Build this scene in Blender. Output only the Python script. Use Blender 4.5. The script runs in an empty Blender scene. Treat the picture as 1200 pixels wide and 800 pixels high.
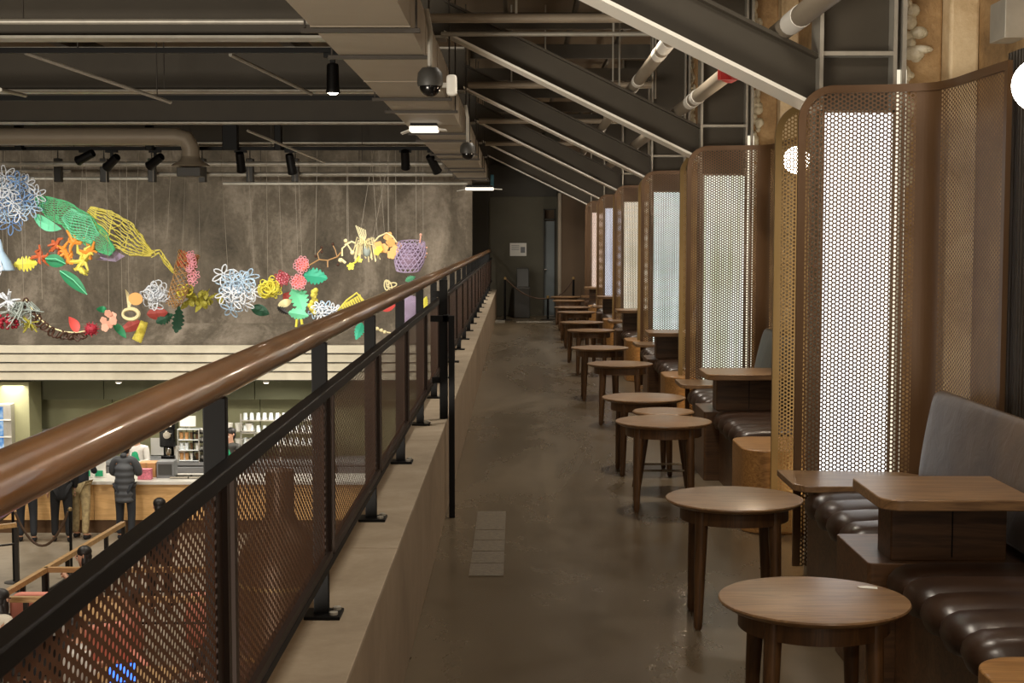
import bpy, bmesh, math, random
from mathutils import Vector, Matrix
PI = math.pi
C = bpy.context.scene.collection
random.seed(7)

# ---------------------------------------------------------------- camera
F, HC, VX, VY = 1680.0, 1.6, 605.0, 279.0
PT = math.atan((400 - VY) / F)
YW = math.atan((VX - 600) / F * math.cos(PT))
cam_d = bpy.data.cameras.new('camera')
cam = bpy.data.objects.new('camera', cam_d); C.objects.link(cam)
cam.location = (0, 0, HC); cam.rotation_euler = (PI / 2 - PT, 0, YW)
cam_d.sensor_width = 36; cam_d.lens = F / 1200 * 36
cam_d.clip_start = .05; cam_d.clip_end = 200
bpy.context.scene.camera = cam
_cp, _sp, _cy, _sy = math.cos(PT), math.sin(PT), math.cos(YW), math.sin(YW)
_fw = Vector((-_sy * _cp, _cy * _cp, -_sp)); _rt = Vector((_cy, _sy, 0)); _up = Vector((-_sy * _sp, _cy * _sp, _cp))
def at(px, py, Y):
    r = _fw + _rt * ((px - 600) / F) + _up * ((400 - py) / F)
    t = Y / r.y
    return Vector((r.x * t, Y, HC + r.z * t))

# ---------------------------------------------------------------- materials
def srgb(h):
    if isinstance(h, str):
        v = [int(h[i:i + 2], 16) / 255 for i in (0, 2, 4)]
    else: v = [c / 255 for c in h]
    return tuple(c / 12.92 if c <= .04045 else ((c + .055) / 1.055) ** 2.4 for c in v) + (1,)
class NT:
    def __init__(s, name):
        s.m = bpy.data.materials.new(name); s.m.use_nodes = True
        s.t = s.m.node_tree; s.t.nodes.clear()
        s.out = s.n('ShaderNodeOutputMaterial')
    def n(s, typ, **k):
        o = s.t.nodes.new(typ)
        for a, v in k.items(): setattr(o, a, v)
        return o
    def l(s, a, b): s.t.links.new(a, b)
    def bsdf(s, col=None, rough=.6, metal=0, spec=.5, coat=0):
        b = s.n('ShaderNodeBsdfPrincipled')
        if col: b.inputs['Base Color'].default_value = col
        b.inputs['Roughness'].default_value = rough; b.inputs['Metallic'].default_value = metal
        b.inputs['Specular IOR Level'].default_value = spec; b.inputs['Coat Weight'].default_value = coat
        s.l(b.outputs[0], s.out.inputs[0]); return b
    def noise(s, scale, detail=4, rough=.6, vec=None, sc=None, dist=0):
        n = s.n('ShaderNodeTexNoise'); n.inputs['Scale'].default_value = scale
        n.inputs['Detail'].default_value = detail; n.inputs['Roughness'].default_value = rough
        n.inputs['Distortion'].default_value = dist
        if vec is None:
            tc = s.n('ShaderNodeTexCoord'); vec = tc.outputs['Object']
        if sc:
            mp = s.n('ShaderNodeMapping'); mp.inputs['Scale'].default_value = sc
            s.l(vec, mp.inputs[0]); vec = mp.outputs[0]
        s.l(vec, n.inputs['Vector']); return n.outputs[0]
    def ramp(s, fac, stops):
        r = s.n('ShaderNodeValToRGB'); e = r.color_ramp.elements
        while len(e) < len(stops): e.new(.5)
        for i, (p, c) in enumerate(stops): e[i].position = p; e[i].color = c
        s.l(fac, r.inputs[0]); return r.outputs[0]
    def math(s, op, a, b=None, c=None):
        m = s.n('ShaderNodeMath', operation=op)
        for i, v in enumerate((a, b, c)):
            if v is None: continue
            if isinstance(v, (int, float)): m.inputs[i].default_value = v
            else: s.l(v, m.inputs[i])
        return m.outputs[0]
    def bump(s, b, h, strength=.3, dist=.01):
        u = s.n('ShaderNodeBump'); u.inputs['Strength'].default_value = strength; u.inputs['Distance'].default_value = dist
        s.l(h, u.inputs['Height']); s.l(u.outputs[0], b.inputs['Normal'])
MAT = {}
def plain(name, col, rough=.6, metal=0, spec=.5, coat=0, var=0.0, vs=6):
    t = NT(name); c = srgb(col); b = t.bsdf(c, rough, metal, spec, coat)
    if var:
        f = t.noise(vs, 5)
        lo = tuple(max(0, x * (1 - var)) for x in c[:3]) + (1,); hi = tuple(min(1, x * (1 + var)) for x in c[:3]) + (1,)
        t.l(t.ramp(f, [(.3, lo), (.7, hi)]), b.inputs['Base Color'])
    MAT[name] = t.m; return t.m
def emis(name, col, s):
    t = NT(name); e = t.n('ShaderNodeEmission'); e.inputs[0].default_value = srgb(col); e.inputs[1].default_value = s
    t.l(e.outputs[0], t.out.inputs[0]); MAT[name] = t.m; return t.m
def wood(name, dark, light, rough=.4, axis='X', scale=1.0, coat=.2, bump=.08):
    t = NT(name); b = t.bsdf(None, rough, 0, .5, coat); b.inputs['Coat Roughness'].default_value = .25
    tc = t.n('ShaderNodeTexCoord'); mp = t.n('ShaderNodeMapping')
    s = {'X': (.9, 9, 9), 'Y': (9, .9, 9), 'Z': (9, 9, .9)}[axis]
    mp.inputs['Scale'].default_value = tuple(v * scale for v in s); t.l(tc.outputs['Object'], mp.inputs[0])
    a = t.noise(1.1, 3, .5, mp.outputs[0], dist=1.6)
    f = t.noise(9, 5, .7, mp.outputs[0])
    w = t.math('SINE', t.math('MULTIPLY', a, 38))
    w = t.math('MULTIPLY_ADD', w, .18, .5)
    mix = t.math('ADD', t.math('MULTIPLY', w, .55), t.math('MULTIPLY', f, .5))
    t.l(t.ramp(mix, [(.28, srgb(dark)), (.72, srgb(light))]), b.inputs['Base Color'])
    t.bump(b, mix, bump, .004); MAT[name] = t.m; return t.m
def concrete(name, a, b_, c, rough=.7, scale=1.2, bump=.25, sc=None, spec=.4, streak=0):
    t = NT(name); b = t.bsdf(None, rough, 0, spec)
    n1 = t.noise(scale, 8, .65, sc=sc, dist=.5); n2 = t.noise(scale * 14, 5, .7)
    f = t.math('ADD', t.math('MULTIPLY', n1, .8), t.math('MULTIPLY', n2, .2))
    t.l(t.ramp(f, [(.32, srgb(a)), (.5, srgb(b_)), (.68, srgb(c))]), b.inputs['Base Color'])
    t.bump(b, f, bump, .02)
    if streak:
        r = t.ramp(n1, [(.35, (rough - .07,) * 3 + (1,)), (.65, (rough + .07,) * 3 + (1,))])
        t.l(r, b.inputs['Roughness'])
    MAT[name] = t.m; return t.m
def perforated(name, col, pitch, frac, rough=.4, metal=.7, slot=1.0):
    """sheet metal with hexagonally packed punched holes; UVs are metres along the sheet"""
    t = NT(name); b = t.n('ShaderNodeBsdfPrincipled')
    b.inputs['Base Color'].default_value = srgb(col); b.inputs['Roughness'].default_value = rough; b.inputs['Metallic'].default_value = metal
    uv = t.n('ShaderNodeUVMap'); sp = t.n('ShaderNodeSeparateXYZ'); t.l(uv.outputs[0], sp.inputs[0])
    u = t.math('DIVIDE', sp.outputs[1], pitch); v = t.math('DIVIDE', sp.outputs[0], pitch * 1.7320508 * slot)
    def cell(u, v):
        fu = t.math('SUBTRACT', t.math('FRACT', u), .5); fv = t.math('MULTIPLY', t.math('SUBTRACT', t.math('FRACT', v), .5), 1.7320508)
        return t.math('ADD', t.math('MULTIPLY', fu, fu), t.math('MULTIPLY', fv, fv))
    d = t.math('MINIMUM', cell(u, v), cell(t.math('ADD', u, .5), t.math('ADD', v, .5)))
    hole = t.math('LESS_THAN', d, (frac / 2) ** 2)
    tr = t.n('ShaderNodeBsdfTransparent'); mx = t.n('ShaderNodeMixShader')
    t.l(hole, mx.inputs[0]); t.l(b.outputs[0], mx.inputs[1]); t.l(tr.outputs[0], mx.inputs[2]); t.l(mx.outputs[0], t.out.inputs[0])
    MAT[name] = t.m; return t.m

wood('table_wood', '5f4530', '9a7853', .36, 'X', 1.0, .25)
plain('flange_lit', 'efece2', .4, 0)  # near-white: the lamplight on the lower flanges is put into this colour
wood('block_wood', '3f2b1c', '6e4e33', .42, 'X', .8, .2)
wood('drum_wood', '7a5228', 'bb8c54', .38, 'X', 1.6, .2)
wood('leg_wood', '3e2918', '634528', .45, 'Z', 1.0, .15)
plain('rail_wood', '805a36', .28, 0, .5, .4, var=.22, vs=5)
wood('counter_wood', 'c99a60', 'e2b77c', .5, 'X', .6, 0)
wood('pale_wood', '8d6a42', 'c09a66', .45, 'X', .6, 0)
plain('black_steel', '060505', .5, 0, .2)
plain('dark_metal', '2b2622', .45, .4)
plain('galvanised', 'a7a399', .42, .35, var=.15)
plain('steel_paint', '423c32', .6, 0, .4, var=.08, vs=3)
plain('duct_metal', '8e8373', .5, .1, .5, var=.06, vs=2)
plain('duct_rod', '38322b', .5, .3)
plain('chrome', 'cfc9bd', .2, 1)
plain('bronze', '62482f', .42, .3)
plain('brass', '8f764c', .38, .4)
plain('rail_panel_frame', '2a1c14', .4, .4)
perforated('bronze_perforated', '6d523a', .020, .66, .45, .3)
perforated('brass_perforated', '93784c', .020, .66, .4, .4)
perforated('rail_perforated', '50321e', .0185, .50, .5, .1)
concrete('floor_concrete', '4b4031', '5e5241', '726450', .28, .5, .004, sc=(1.5, .5, 1), spec=.5, streak=.5)
concrete('floor_strip', '463c2f', '5c5140', '726651', .55, 45, .5)
concrete('kerb_concrete', '7d6c58', '8c7a64', '998771', .75, 1.5, .1)
concrete('kerb_top', '887a68', '9a8c78', 'a99b88', .8, 2.5, .15)
concrete('wall_concrete', '3c362d', '62594d', '92877a', .85, 1.1, .9, sc=(1.3, 1, .6))
concrete('plaster', '664e33', '9a7c55', 'bfa279', .6, 2.6, 1.0)
concrete('plaster_light', '9c8460', 'c9b18c', 'e2d0ae', .55, 2.2, .9)
concrete('foam', 'b0a68c', 'ded8c4', 'f4f0e4', .55, 9, .9)
concrete('hall_floor', '6f6557', '877c6c', '9b907f', .5, .6, .05)
plain('ceiling_paint', '6b5e4c', .9, var=.1, vs=1.5)
plain('end_wall_paint', '5c584b', .8, var=.12, vs=1.6)
plain('end_wall_brown', '5e4c3a', .8, var=.1, vs=1.6)
plain('pillar_paint', '3f3c35', .7)
plain('door_paint', '7c8384', .5)
plain('cream_slat', 'd2cab6', .7, var=.05)
plain('olive', '8c8a68', .7, var=.08, vs=2)
plain('olive_shaded', '5f6049', .8)  # darker copy of the olive; shade on the unlit header is in the colour
plain('white_paint', 'dcdad2', .5)
plain('worktop', 'cfcbc4', .3)
plain('charcoal', '3a3936', .5)
plain('grey_plastic', '77787a', .5)
plain('black_gloss', '0c0c0d', .15)
plain('red_paint', '9a1c18', .35, .1)
plain('label_white', 'e5e2da', .5)
plain('blue_tape', '3d7e96', .5)
plain('kraft', 'b98a58', .7)
plain('pink_print', 'd87a8c', .6, var=.3, vs=40)
plain('green_apron', '1f9a6a', .8)
plain('skin', 'c99a80', .6)
plain('hair', '191412', .5)
plain('white_cloth', 'dedbd6', .8)
plain('black_cloth', '17171a', .85)
plain('navy_cloth', '22252c', .85)
plain('puffer', '4a4c50', .6, 0, .4)
plain('dark_trousers', '26282d', .85)
plain('khaki', 'a5926b', .85, var=.35, vs=14)
plain('cream_cloth', 'ddd5c4', .9)
plain('coral', 'd98a78', .7)
plain('glass_clear', 'd7dde0', .1)
plain('rope', '4a3524', .6)
# leather
t = NT('leather'); b = t.bsdf(srgb('3a2418'), .34, 0, .5, .1)
n = t.noise(60, 4); t.bump(b, n, .12, .003)
t.l(t.ramp(t.noise(3, 4), [(.3, srgb('2a1c14')), (.7, srgb('3f2c20'))]), b.inputs['Base Color']); MAT['leather'] = t.m
t = NT('leather_grey'); b = t.bsdf(srgb('6b6053'), .42, 0, .35, .05)
n = t.noise(8, 5, dist=.8); t.bump(b, n, .25, .012)
t.l(t.ramp(t.noise(2.5, 4), [(.3, srgb('483c32')), (.7, srgb('685644'))]), b.inputs['Base Color']); MAT['leather_grey'] = t.m
# fluted cladding
t = NT('fluted'); b = t.bsdf(srgb('3a342d'), .5, 0, .4)
w = t.n('ShaderNodeTexWave'); w.bands_direction = 'Y'; w.inputs['Scale'].default_value = 9
tc = t.n('ShaderNodeTexCoord'); t.l(tc.outputs['Object'], w.inputs[0]); t.bump(b, w.outputs[0], .8, .02); MAT['fluted'] = t.m
# frosted lit window: vertical fluted glass glowing with the light behind it
def window_glow(name, c1, c2, s):
    t = NT(name); e = t.n('ShaderNodeEmission')
    f = t.noise(1, 3, .6, sc=(22, 22, .6)); g = t.noise(1.4, 2)
    m = t.math('ADD', t.math('MULTIPLY', f, .6), t.math('MULTIPLY', g, .4))
    t.l(t.ramp(m, [(.38, srgb(c1)), (.6, srgb(c2))]), e.inputs[0]); e.inputs[1].default_value = s
    t.l(e.outputs[0], t.out.inputs[0]); MAT[name] = t.m
window_glow('glow_white', 'e4e6ea', 'fffaf0', 2.2)
window_glow('glow_green', 'b4b894', 'e6e8de', 1.4)
window_glow('glow_cyan', 'b4c4bc', 'e2ebe6', 1.6)
window_glow('glow_cream', 'c4baa0', 'efe6d0', 1.5)
window_glow('glow_blue', 'bcc2d4', 'e4e7f2', 1.5)
window_glow('glow_pink', 'e6c4b0', 'fae2d2', 1.5)
emis('globe_glow', 'fff4e4', 14)
emis('spot_glow', 'fff0d8', 30)
emis('ac_glow', 'fff4e0', 1.5)
t = NT('display_blue'); e = t.n('ShaderNodeEmission')
t.l(t.ramp(t.noise(5, 2), [(.35, srgb('2f62b0')), (.5, srgb('7fb0e0')), (.62, srgb('d5e6f2'))]), e.inputs[0]); e.inputs[1].default_value = .8
t.l(e.outputs[0], t.out.inputs[0]); MAT['display_blue'] = t.m
t = NT('tablet_blue'); e = t.n('ShaderNodeEmission'); e.inputs[0].default_value = srgb('3c6cf0'); e.inputs[1].default_value = 3; t.l(e.outputs[0], t.out.inputs[0]); MAT['tablet_blue'] = t.m

# ---------------------------------------------------------------- mesh building
ORG = {}
class MB:
    def __init__(s): s.v = []; s.f = []; s.mi = []; s.uv = []; s.cur = 0
    def add(s, vs, fs, uvs=None):
        o = len(s.v); s.v += [tuple(v) for v in vs]
        for i, f in enumerate(fs):
            s.f.append([o + k for k in f]); s.mi.append(s.cur); s.uv.append(uvs[i] if uvs else None)
        return s
    def box(s, x0, x1, y0, y1, z0, z1):
        return s.add([(x, y, z) for z in (z0, z1) for y in (y0, y1) for x in (x0, x1)],
              [(0, 2, 3, 1), (4, 5, 7, 6), (0, 1, 5, 4), (2, 6, 7, 3), (0, 4, 6, 2), (1, 3, 7, 5)])
    def prism(s, poly, z0, z1, axis='Z'):
        n = len(poly)
        def P(a, b, c): return {'Z': (a, b, c), 'Y': (a, c, b), 'X': (c, a, b)}[axis]
        vs = [P(a, b, z0) for a, b in poly] + [P(a, b, z1) for a, b in poly]
        return s.add(vs, [list(range(n))[::-1], list(range(n, 2 * n))] + [(i, (i + 1) % n, n + (i + 1) % n, n + i) for i in range(n)])
    def tube(s, pts, r, n=8, cap=True, closed=False):
        pts = [Vector(p) for p in pts]; m = len(pts)
        rs = r if isinstance(r, (list, tuple)) else [r] * m
        up = None; vs = []
        for i, p in enumerate(pts):
            if closed: t = pts[(i + 1) % m] - pts[i - 1]
            else: t = pts[min(i + 1, m - 1)] - pts[max(i - 1, 0)]
            if t.length < 1e-9: t = Vector((0, 0, 1))
            t.normalize()
            if up is None: up = Vector((0, 0, 1)) if abs(t.z) < .9 else Vector((0, 1, 0))
            a = t.cross(up)
            if a.length < 1e-6: a = t.orthogonal()
            a.normalize(); b = t.cross(a); up = -b if b.dot(up) < 0 else b
            for k in range(n):
                q = 2 * PI * k / n + (PI / 4 if n == 4 else 0)
                vs.append(p + (a * math.cos(q) + b * math.sin(q)) * rs[i])
        fs = []
        for i in range(m if closed else m - 1):
            j = (i + 1) % m
            for k in range(n):
                l = (k + 1) % n; fs.append((i * n + k, i * n + l, j * n + l, j * n + k))
        if cap and not closed: fs += [list(range(n))[::-1], list(range((m - 1) * n, m * n))]
        return s.add(vs, fs)
    def lathe(s, prof, cx, cy, cz=0, n=32, axis='Z'):
        vs = []
        for r, z in prof:
            for k in range(n):
                a = 2 * PI * k / n; x, y = r * math.cos(a), r * math.sin(a)
                vs.append((cx + x, cy + y, cz + z) if axis == 'Z' else ((cx + x, cy + z, cz + y) if axis == 'Y' else (cx + z, cy + x, cz + y)))
        m = len(prof); fs = []
        for i in range(m - 1):
            for k in range(n):
                l = (k + 1) % n; fs.append((i * n + k, i * n + l, (i + 1) * n + l, (i + 1) * n + k))
        if prof[0][0] > 1e-5: fs.append(list(range(n))[::-1])
        if prof[-1][0] > 1e-5: fs.append(list(range((m - 1) * n, m * n)))
        return s.add(vs, fs)
    def ball(s, c, rx, ry=None, rz=None, n=12, m=8):
        ry = ry or rx; rz = rz or rx; vs = []; fs = []
        for i in range(m + 1):
            a = PI * i / m
            for k in range(n):
                q = 2 * PI * k / n
                vs.append((c[0] + rx * math.sin(a) * math.cos(q), c[1] + ry * math.sin(a) * math.sin(q), c[2] - rz * math.cos(a)))
        for i in range(m):
            for k in range(n):
                l = (k + 1) % n; fs.append((i * n + k, i * n + l, (i + 1) * n + l, (i + 1) * n + k))
        return s.add(vs, fs)
    def xf(s, M):
        s.v = [tuple(M @ Vector(v)) for v in s.v]; return s
    def build(s, name, mats, parent=None, smooth=False, bevel=0, seg=2, subsurf=0, solid=0):
        if parent is not None: o = ORG[parent.name]
        else:
            xs = list(zip(*s.v)); o = Vector(((min(xs[0]) + max(xs[0])) / 2, (min(xs[1]) + max(xs[1])) / 2, min(xs[2])))
        me = bpy.data.meshes.new(name)
        me.from_pydata([(v[0] - o[0], v[1] - o[1], v[2] - o[2]) for v in s.v], [], s.f)
        if isinstance(mats, str): mats = [mats]
        for m in mats: me.materials.append(MAT[m])
        for p, mi in zip(me.polygons, s.mi): p.material_index = min(mi, len(mats) - 1)
        if any(u is not None for u in s.uv):
            L = me.uv_layers.new(name='UVMap')
            for p, u in zip(me.polygons, s.uv):
                if u:
                    for li, q in zip(p.loop_indices, u): L.data[li].uv = q
        if not any(u is not None for u in s.uv):
            bm = bmesh.new(); bm.from_mesh(me); bmesh.ops.recalc_face_normals(bm, faces=bm.faces[:]); bm.to_mesh(me); bm.free()
        if smooth:
            me.polygons.foreach_set('use_smooth', [True] * len(me.polygons))
            me.set_sharp_from_angle(angle=math.radians(40))
        ob = bpy.data.objects.new(name, me); C.objects.link(ob)
        if parent is not None: ob.parent = parent
        else: ob.location = o
        ORG[ob.name] = Vector(o)
        if bevel:
            b = ob.modifiers.new('bevel', 'BEVEL'); b.width = bevel; b.segments = seg; b.limit_method = 'ANGLE'; b.angle_limit = .6
        if subsurf:
            q = ob.modifiers.new('sub', 'SUBSURF'); q.levels = q.render_levels = subsurf
        if solid:
            q = ob.modifiers.new('solid', 'SOLIDIFY'); q.thickness = solid
        return ob
def thing(name, label, cat, loc, group=None, kind=None):
    o = bpy.data.objects.new(name, None); C.objects.link(o); o.location = loc; o.empty_display_size = .1
    ORG[o.name] = Vector(loc); return tag(o, label, cat, group, kind)
def tag(o, label=None, cat=None, group=None, kind=None):
    if label: o['label'] = label
    if cat: o['category'] = cat
    if group: o['group'] = group
    if kind: o['kind'] = kind
    return o
def struct(mb, name, mats, label=None, **k):
    return tag(mb.build(name, mats, **k), label, None, None, 'structure')
KIDS = {}
def kids(o): return [c for c in C.objects if c.parent == o]
def dup(o, loc=None, label=None, group=None, rz=None, parent=None):
    c = o.copy(); C.objects.link(c)
    if parent is not None: c.parent = parent
    if loc is not None: c.location = loc
    if rz is not None: c.rotation_euler.z = rz
    if label: c['label'] = label
    if group: c['group'] = group
    for k in kids(o): dup(k, parent=c)
    return c
def arc(cx, cy, r, a0, a1, n):
    return [(cx + r * math.cos(a0 + (a1 - a0) * i / n), cy + r * math.sin(a0 + (a1 - a0) * i / n)) for i in range(n + 1)]

# ================================================================= SHELL
YE = 29.6
CZ = 4.0
struct(MB().box(-.66, 2.5, -3, YE, -.25, 0), 'floor', 'floor_concrete')
struct(MB().box(-14, -.66, -3, 31, -3.8, -3.6), 'floor', 'hall_floor')
k = MB(); k.box(-.64, -.405, -3, YE, 0, .535); struct(k, 'kerb', 'kerb_concrete', bevel=.006)
k = MB()
yy = -3.0
while yy < YE - .1:
    y2 = min(yy + 2.6, YE); k.box(-.645, -.402, yy + .003, y2 - .003, .535, .552); yy = y2
struct(k, 'kerb_coping', 'kerb_top', bevel=.003)
struct(MB().box(-14, 2.5, -3, 31, CZ, CZ + .1), 'ceiling', 'ceiling_paint')
struct(MB().box(2.2, 2.4, -3, YE, 0, CZ), 'wall_right', 'plaster')
struct(MB().box(-.66, -.3, -3, YE, -3.6, -.25), 'wall_left', 'ceiling_paint')
# end wall of the walkway
DY = YE
k = MB(); k.box(-.83, .56, DY, DY + .2, 0, CZ); k.box(.8, .9, DY, DY + .2, 0, CZ); k.box(.56, .8, DY, DY + .2, 2.2, CZ); struct(k, 'wall_end', 'end_wall_paint')
struct(MB().box(.88, 2.2, DY - .9, DY - .7, 0, CZ), 'wall_end_right', 'end_wall_brown')
struct(MB().box(.83, .9, DY - .93, DY - .68, 0, 2.5), 'trim_1', 'duct_metal', bevel=.01)
struct(MB().box(-.9, -.56, DY - .25, DY + .1, -.2, CZ), 'pillar', 'pillar_paint', bevel=.01)
struct(MB().box(-.56, .83, DY - .12, DY, 2.45, 3.1), 'trim_2', 'pillar_paint')
d = struct(MB().box(.575, .79, DY + .09, DY + .13, .01, 1.95), 'door_1', 'door_paint', bevel=.004)
m = MB(); m.box(.555, .58, DY - .02, DY + .2, 0, 2.2); m.box(.785, .81, DY - .02, DY + .2, 0, 2.2); m.box(.555, .81, DY - .02, DY + .2, 1.97, 2.0); m.box(.555, .81, DY - .02, DY + .2, 2.18, 2.2)
m.build('door_frame', 'pillar_paint', d)
m = MB().lathe([(0, -.03), (.02, -.025), (.02, 0), (.008, .005), (.008, .06)], .60, DY + .03, .95, 12, 'Y'); m.build('door_handle', 'chrome', d)
struct(MB().box(.55, .82, DY + .18, DY + .22, 0, 2.3), 'wall_end_inner', 'end_wall_brown')
# hall far wall, ledge, fascia, recess
WY = 27.0
struct(MB().box(-14, -.83, WY, WY + .3, -.35, CZ), 'wall_back', 'wall_concrete')
k = MB().prism([(WY, .0), (WY - .42, -.34), (WY - .42, -.38), (WY + .3, -.38), (WY + .3, 0)], -14, -.83, 'X'); struct(k, 'ledge', 'wall_concrete')
for i in range(4):
    z1 = -.385 - i * .172
    k = MB(); k.box(-14, -.83, WY - .42 - .0 + i * .04, WY + .2, z1 - .145, z1); k.cur = 1; k.box(-14, -.83, WY - .30 + i * .04, WY + .2, z1 - .172, z1 - .145)
    struct(k, 'fascia_slat', ['cream_slat', 'charcoal'])
struct(MB().box(-14, -.83, WY + .2, 28.6, -1.12, -1.0), 'soffit', 'olive_shaded')
k = MB()
for i in range(10):
    x = -13.9 + i * 1.47; k.box(x, x + 1.45, 27.75, 27.8, -1.53, -1.08)
struct(k, 'bulkhead', 'olive_shaded')
k = MB()
for i in range(10):
    x = -13.9 + i * 1.47; k.box(x, x + 1.455, 28.3, 28.4, -3.6, -1.0)
k.box(-14, -.83, 28.38, 28.5, -3.6, -1.0); struct(k, 'wall_recess', 'olive')
struct(MB().box(-14, -9.2, 26.9, 27.6, -3.6, -1.1), 'wall_recess_pier', 'olive', bevel=.01)
struct(MB().box(-.9, -.66, 24, 29.5, -3.6, -.25), 'wall_hall_side', 'olive')
struct(MB().box(-14.2, -14, -3, 31, -3.8, CZ), 'wall_hall_left', 'ceiling_paint')

# hall ceiling beams and purlins (I-sections running across the hall)
BAY = [0, 4.4, 8.5, 12.7, 16.8, 20.9]
COLY = [6.98 + b for b in BAY]
for i, y in enumerate(COLY[1:]):
    k = MB(); k.box(-14, -.55, y - .01, y + .01, 3.17, 3.60); k.cur = 1; k.box(-14, -.55, y - .12, y + .12, 3.15, 3.17); k.box(-14, -.55, y - .12, y + .12, 3.60, 3.62)
    struct(k, 'ceiling_beam', ['steel_paint', 'galvanised'])
k = MB()
for x in (-12, -9.6, -7.2, -4.8, -2.4): k.box(x - .06, x + .06, -3, WY, 3.62, 3.8)
struct(k, 'purlins', 'steel_paint')
k = MB()
for y in [9.2 + 2.2 * i for i in range(9)]: k.box(-.5, 2.2, y - .04, y + .04, 3.55, 3.7)
for x in (-.1, .55, 1.1): k.box(x - .02, x + .02, 5, YE, 3.7, 3.76)
struct(k, 'joists', 'steel_paint')

# columns with diagonal rafters
for i, y in enumerate(COLY):
    k = MB(); X0, X1 = 1.445, 1.80
    k.box(X0 + .012, X1 - .012, y - .006, y + .006, 0, CZ)
    k.cur = 1
    k.box(X0 - .006, X0 + .012, y - .1, y + .1, 0, CZ); k.box(X1 - .012, X1 + .006, y - .1, y + .1, 0, CZ)
    k.box(X1 + .03, X1 + .05, y - .1, y + .05, 0, CZ)
    k.box(X0 + .012, X1 - .012, y - .09, y + .09, 2.465, 2.485)
    struct(k, 'column', ['steel_paint', 'galvanised'])
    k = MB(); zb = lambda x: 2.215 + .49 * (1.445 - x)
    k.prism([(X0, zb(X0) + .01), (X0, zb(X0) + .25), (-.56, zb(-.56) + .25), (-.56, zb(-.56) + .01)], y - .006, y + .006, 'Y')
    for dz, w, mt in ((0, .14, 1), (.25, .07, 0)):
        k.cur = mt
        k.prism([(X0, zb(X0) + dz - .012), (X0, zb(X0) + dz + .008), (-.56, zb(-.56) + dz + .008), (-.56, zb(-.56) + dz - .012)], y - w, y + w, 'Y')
    struct(k, 'rafter', ['steel_paint', 'flange_lit'])
    # rough plastered pier beside the column
    bm = MB(); yp = y - .02
    bm.box(1.86, 2.06, yp + .06, yp + .4, 0, CZ); struct(bm, 'pier', 'plaster', bevel=.012)
    bm = MB(); bm.box(2.06, 2.2, yp - .06, yp + .4, 0, CZ); struct(bm, 'pier', 'plaster_light', bevel=.015)
    # sprayed foam blobs in the corner
    f = MB(); rr = random.Random(i)
    for z in [1.9 + .085 * q for q in range(20)]:
        w = .018 + .03 * rr.random() + (.035 if abs(z - 2.6) < .13 else 0)
        for _ in range(4): f.ball((1.858 + w * rr.uniform(.2, 1.3), yp + .05 + .02 * rr.random(), z + rr.uniform(-.04, .04)), w * rr.uniform(.35, .8), .03, rr.uniform(.02, .05), 8, 6)
    tag(f.build('foam_seal', 'foam', smooth=True), None, None, None, 'structure')

# ---- lit frosted windows set between the column flanges
for i, y in enumerate(COLY):
    glow = ['glow_white', 'glow_green', 'glow_cyan', 'glow_cream', 'glow_blue', 'glow_pink'][i]
    top = 2.205 if i == 0 else 2.10
    w = struct(MB().box(1.462, 1.79, y - .104, y - .096, .3, top - .01), 'window_%d' % (i + 1), glow)
    m = MB(); m.box(1.45, 1.465, y - .115, y - .09, .28, top); m.box(1.787, 1.80, y - .115, y - .09, .28, top); m.box(1.45, 1.8, y - .115, y - .09, top - .012, top); m.box(1.45, 1.8, y - .115, y - .09, .28, .3)
    m.build('window_frame', 'galvanised', w)
    if i < 2:
        struct(MB().box(1.81, 1.86, y - .07, y - .06, .3, 2.4), 'window_%d' % (i + 7), 'glow_cream')
# fluted dark cladding and capping on the right near the camera, between screens
for i, b in enumerate([-4.4] + BAY):
    y0, y1 = 8.7 + b, 10.15 + b
    if i == 0: y0 = 2.0; y1 = 5.99
    struct(MB().box(2.03, 2.2, y0, y1, 0, 2.36), 'wall_cladding', 'fluted')

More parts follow.
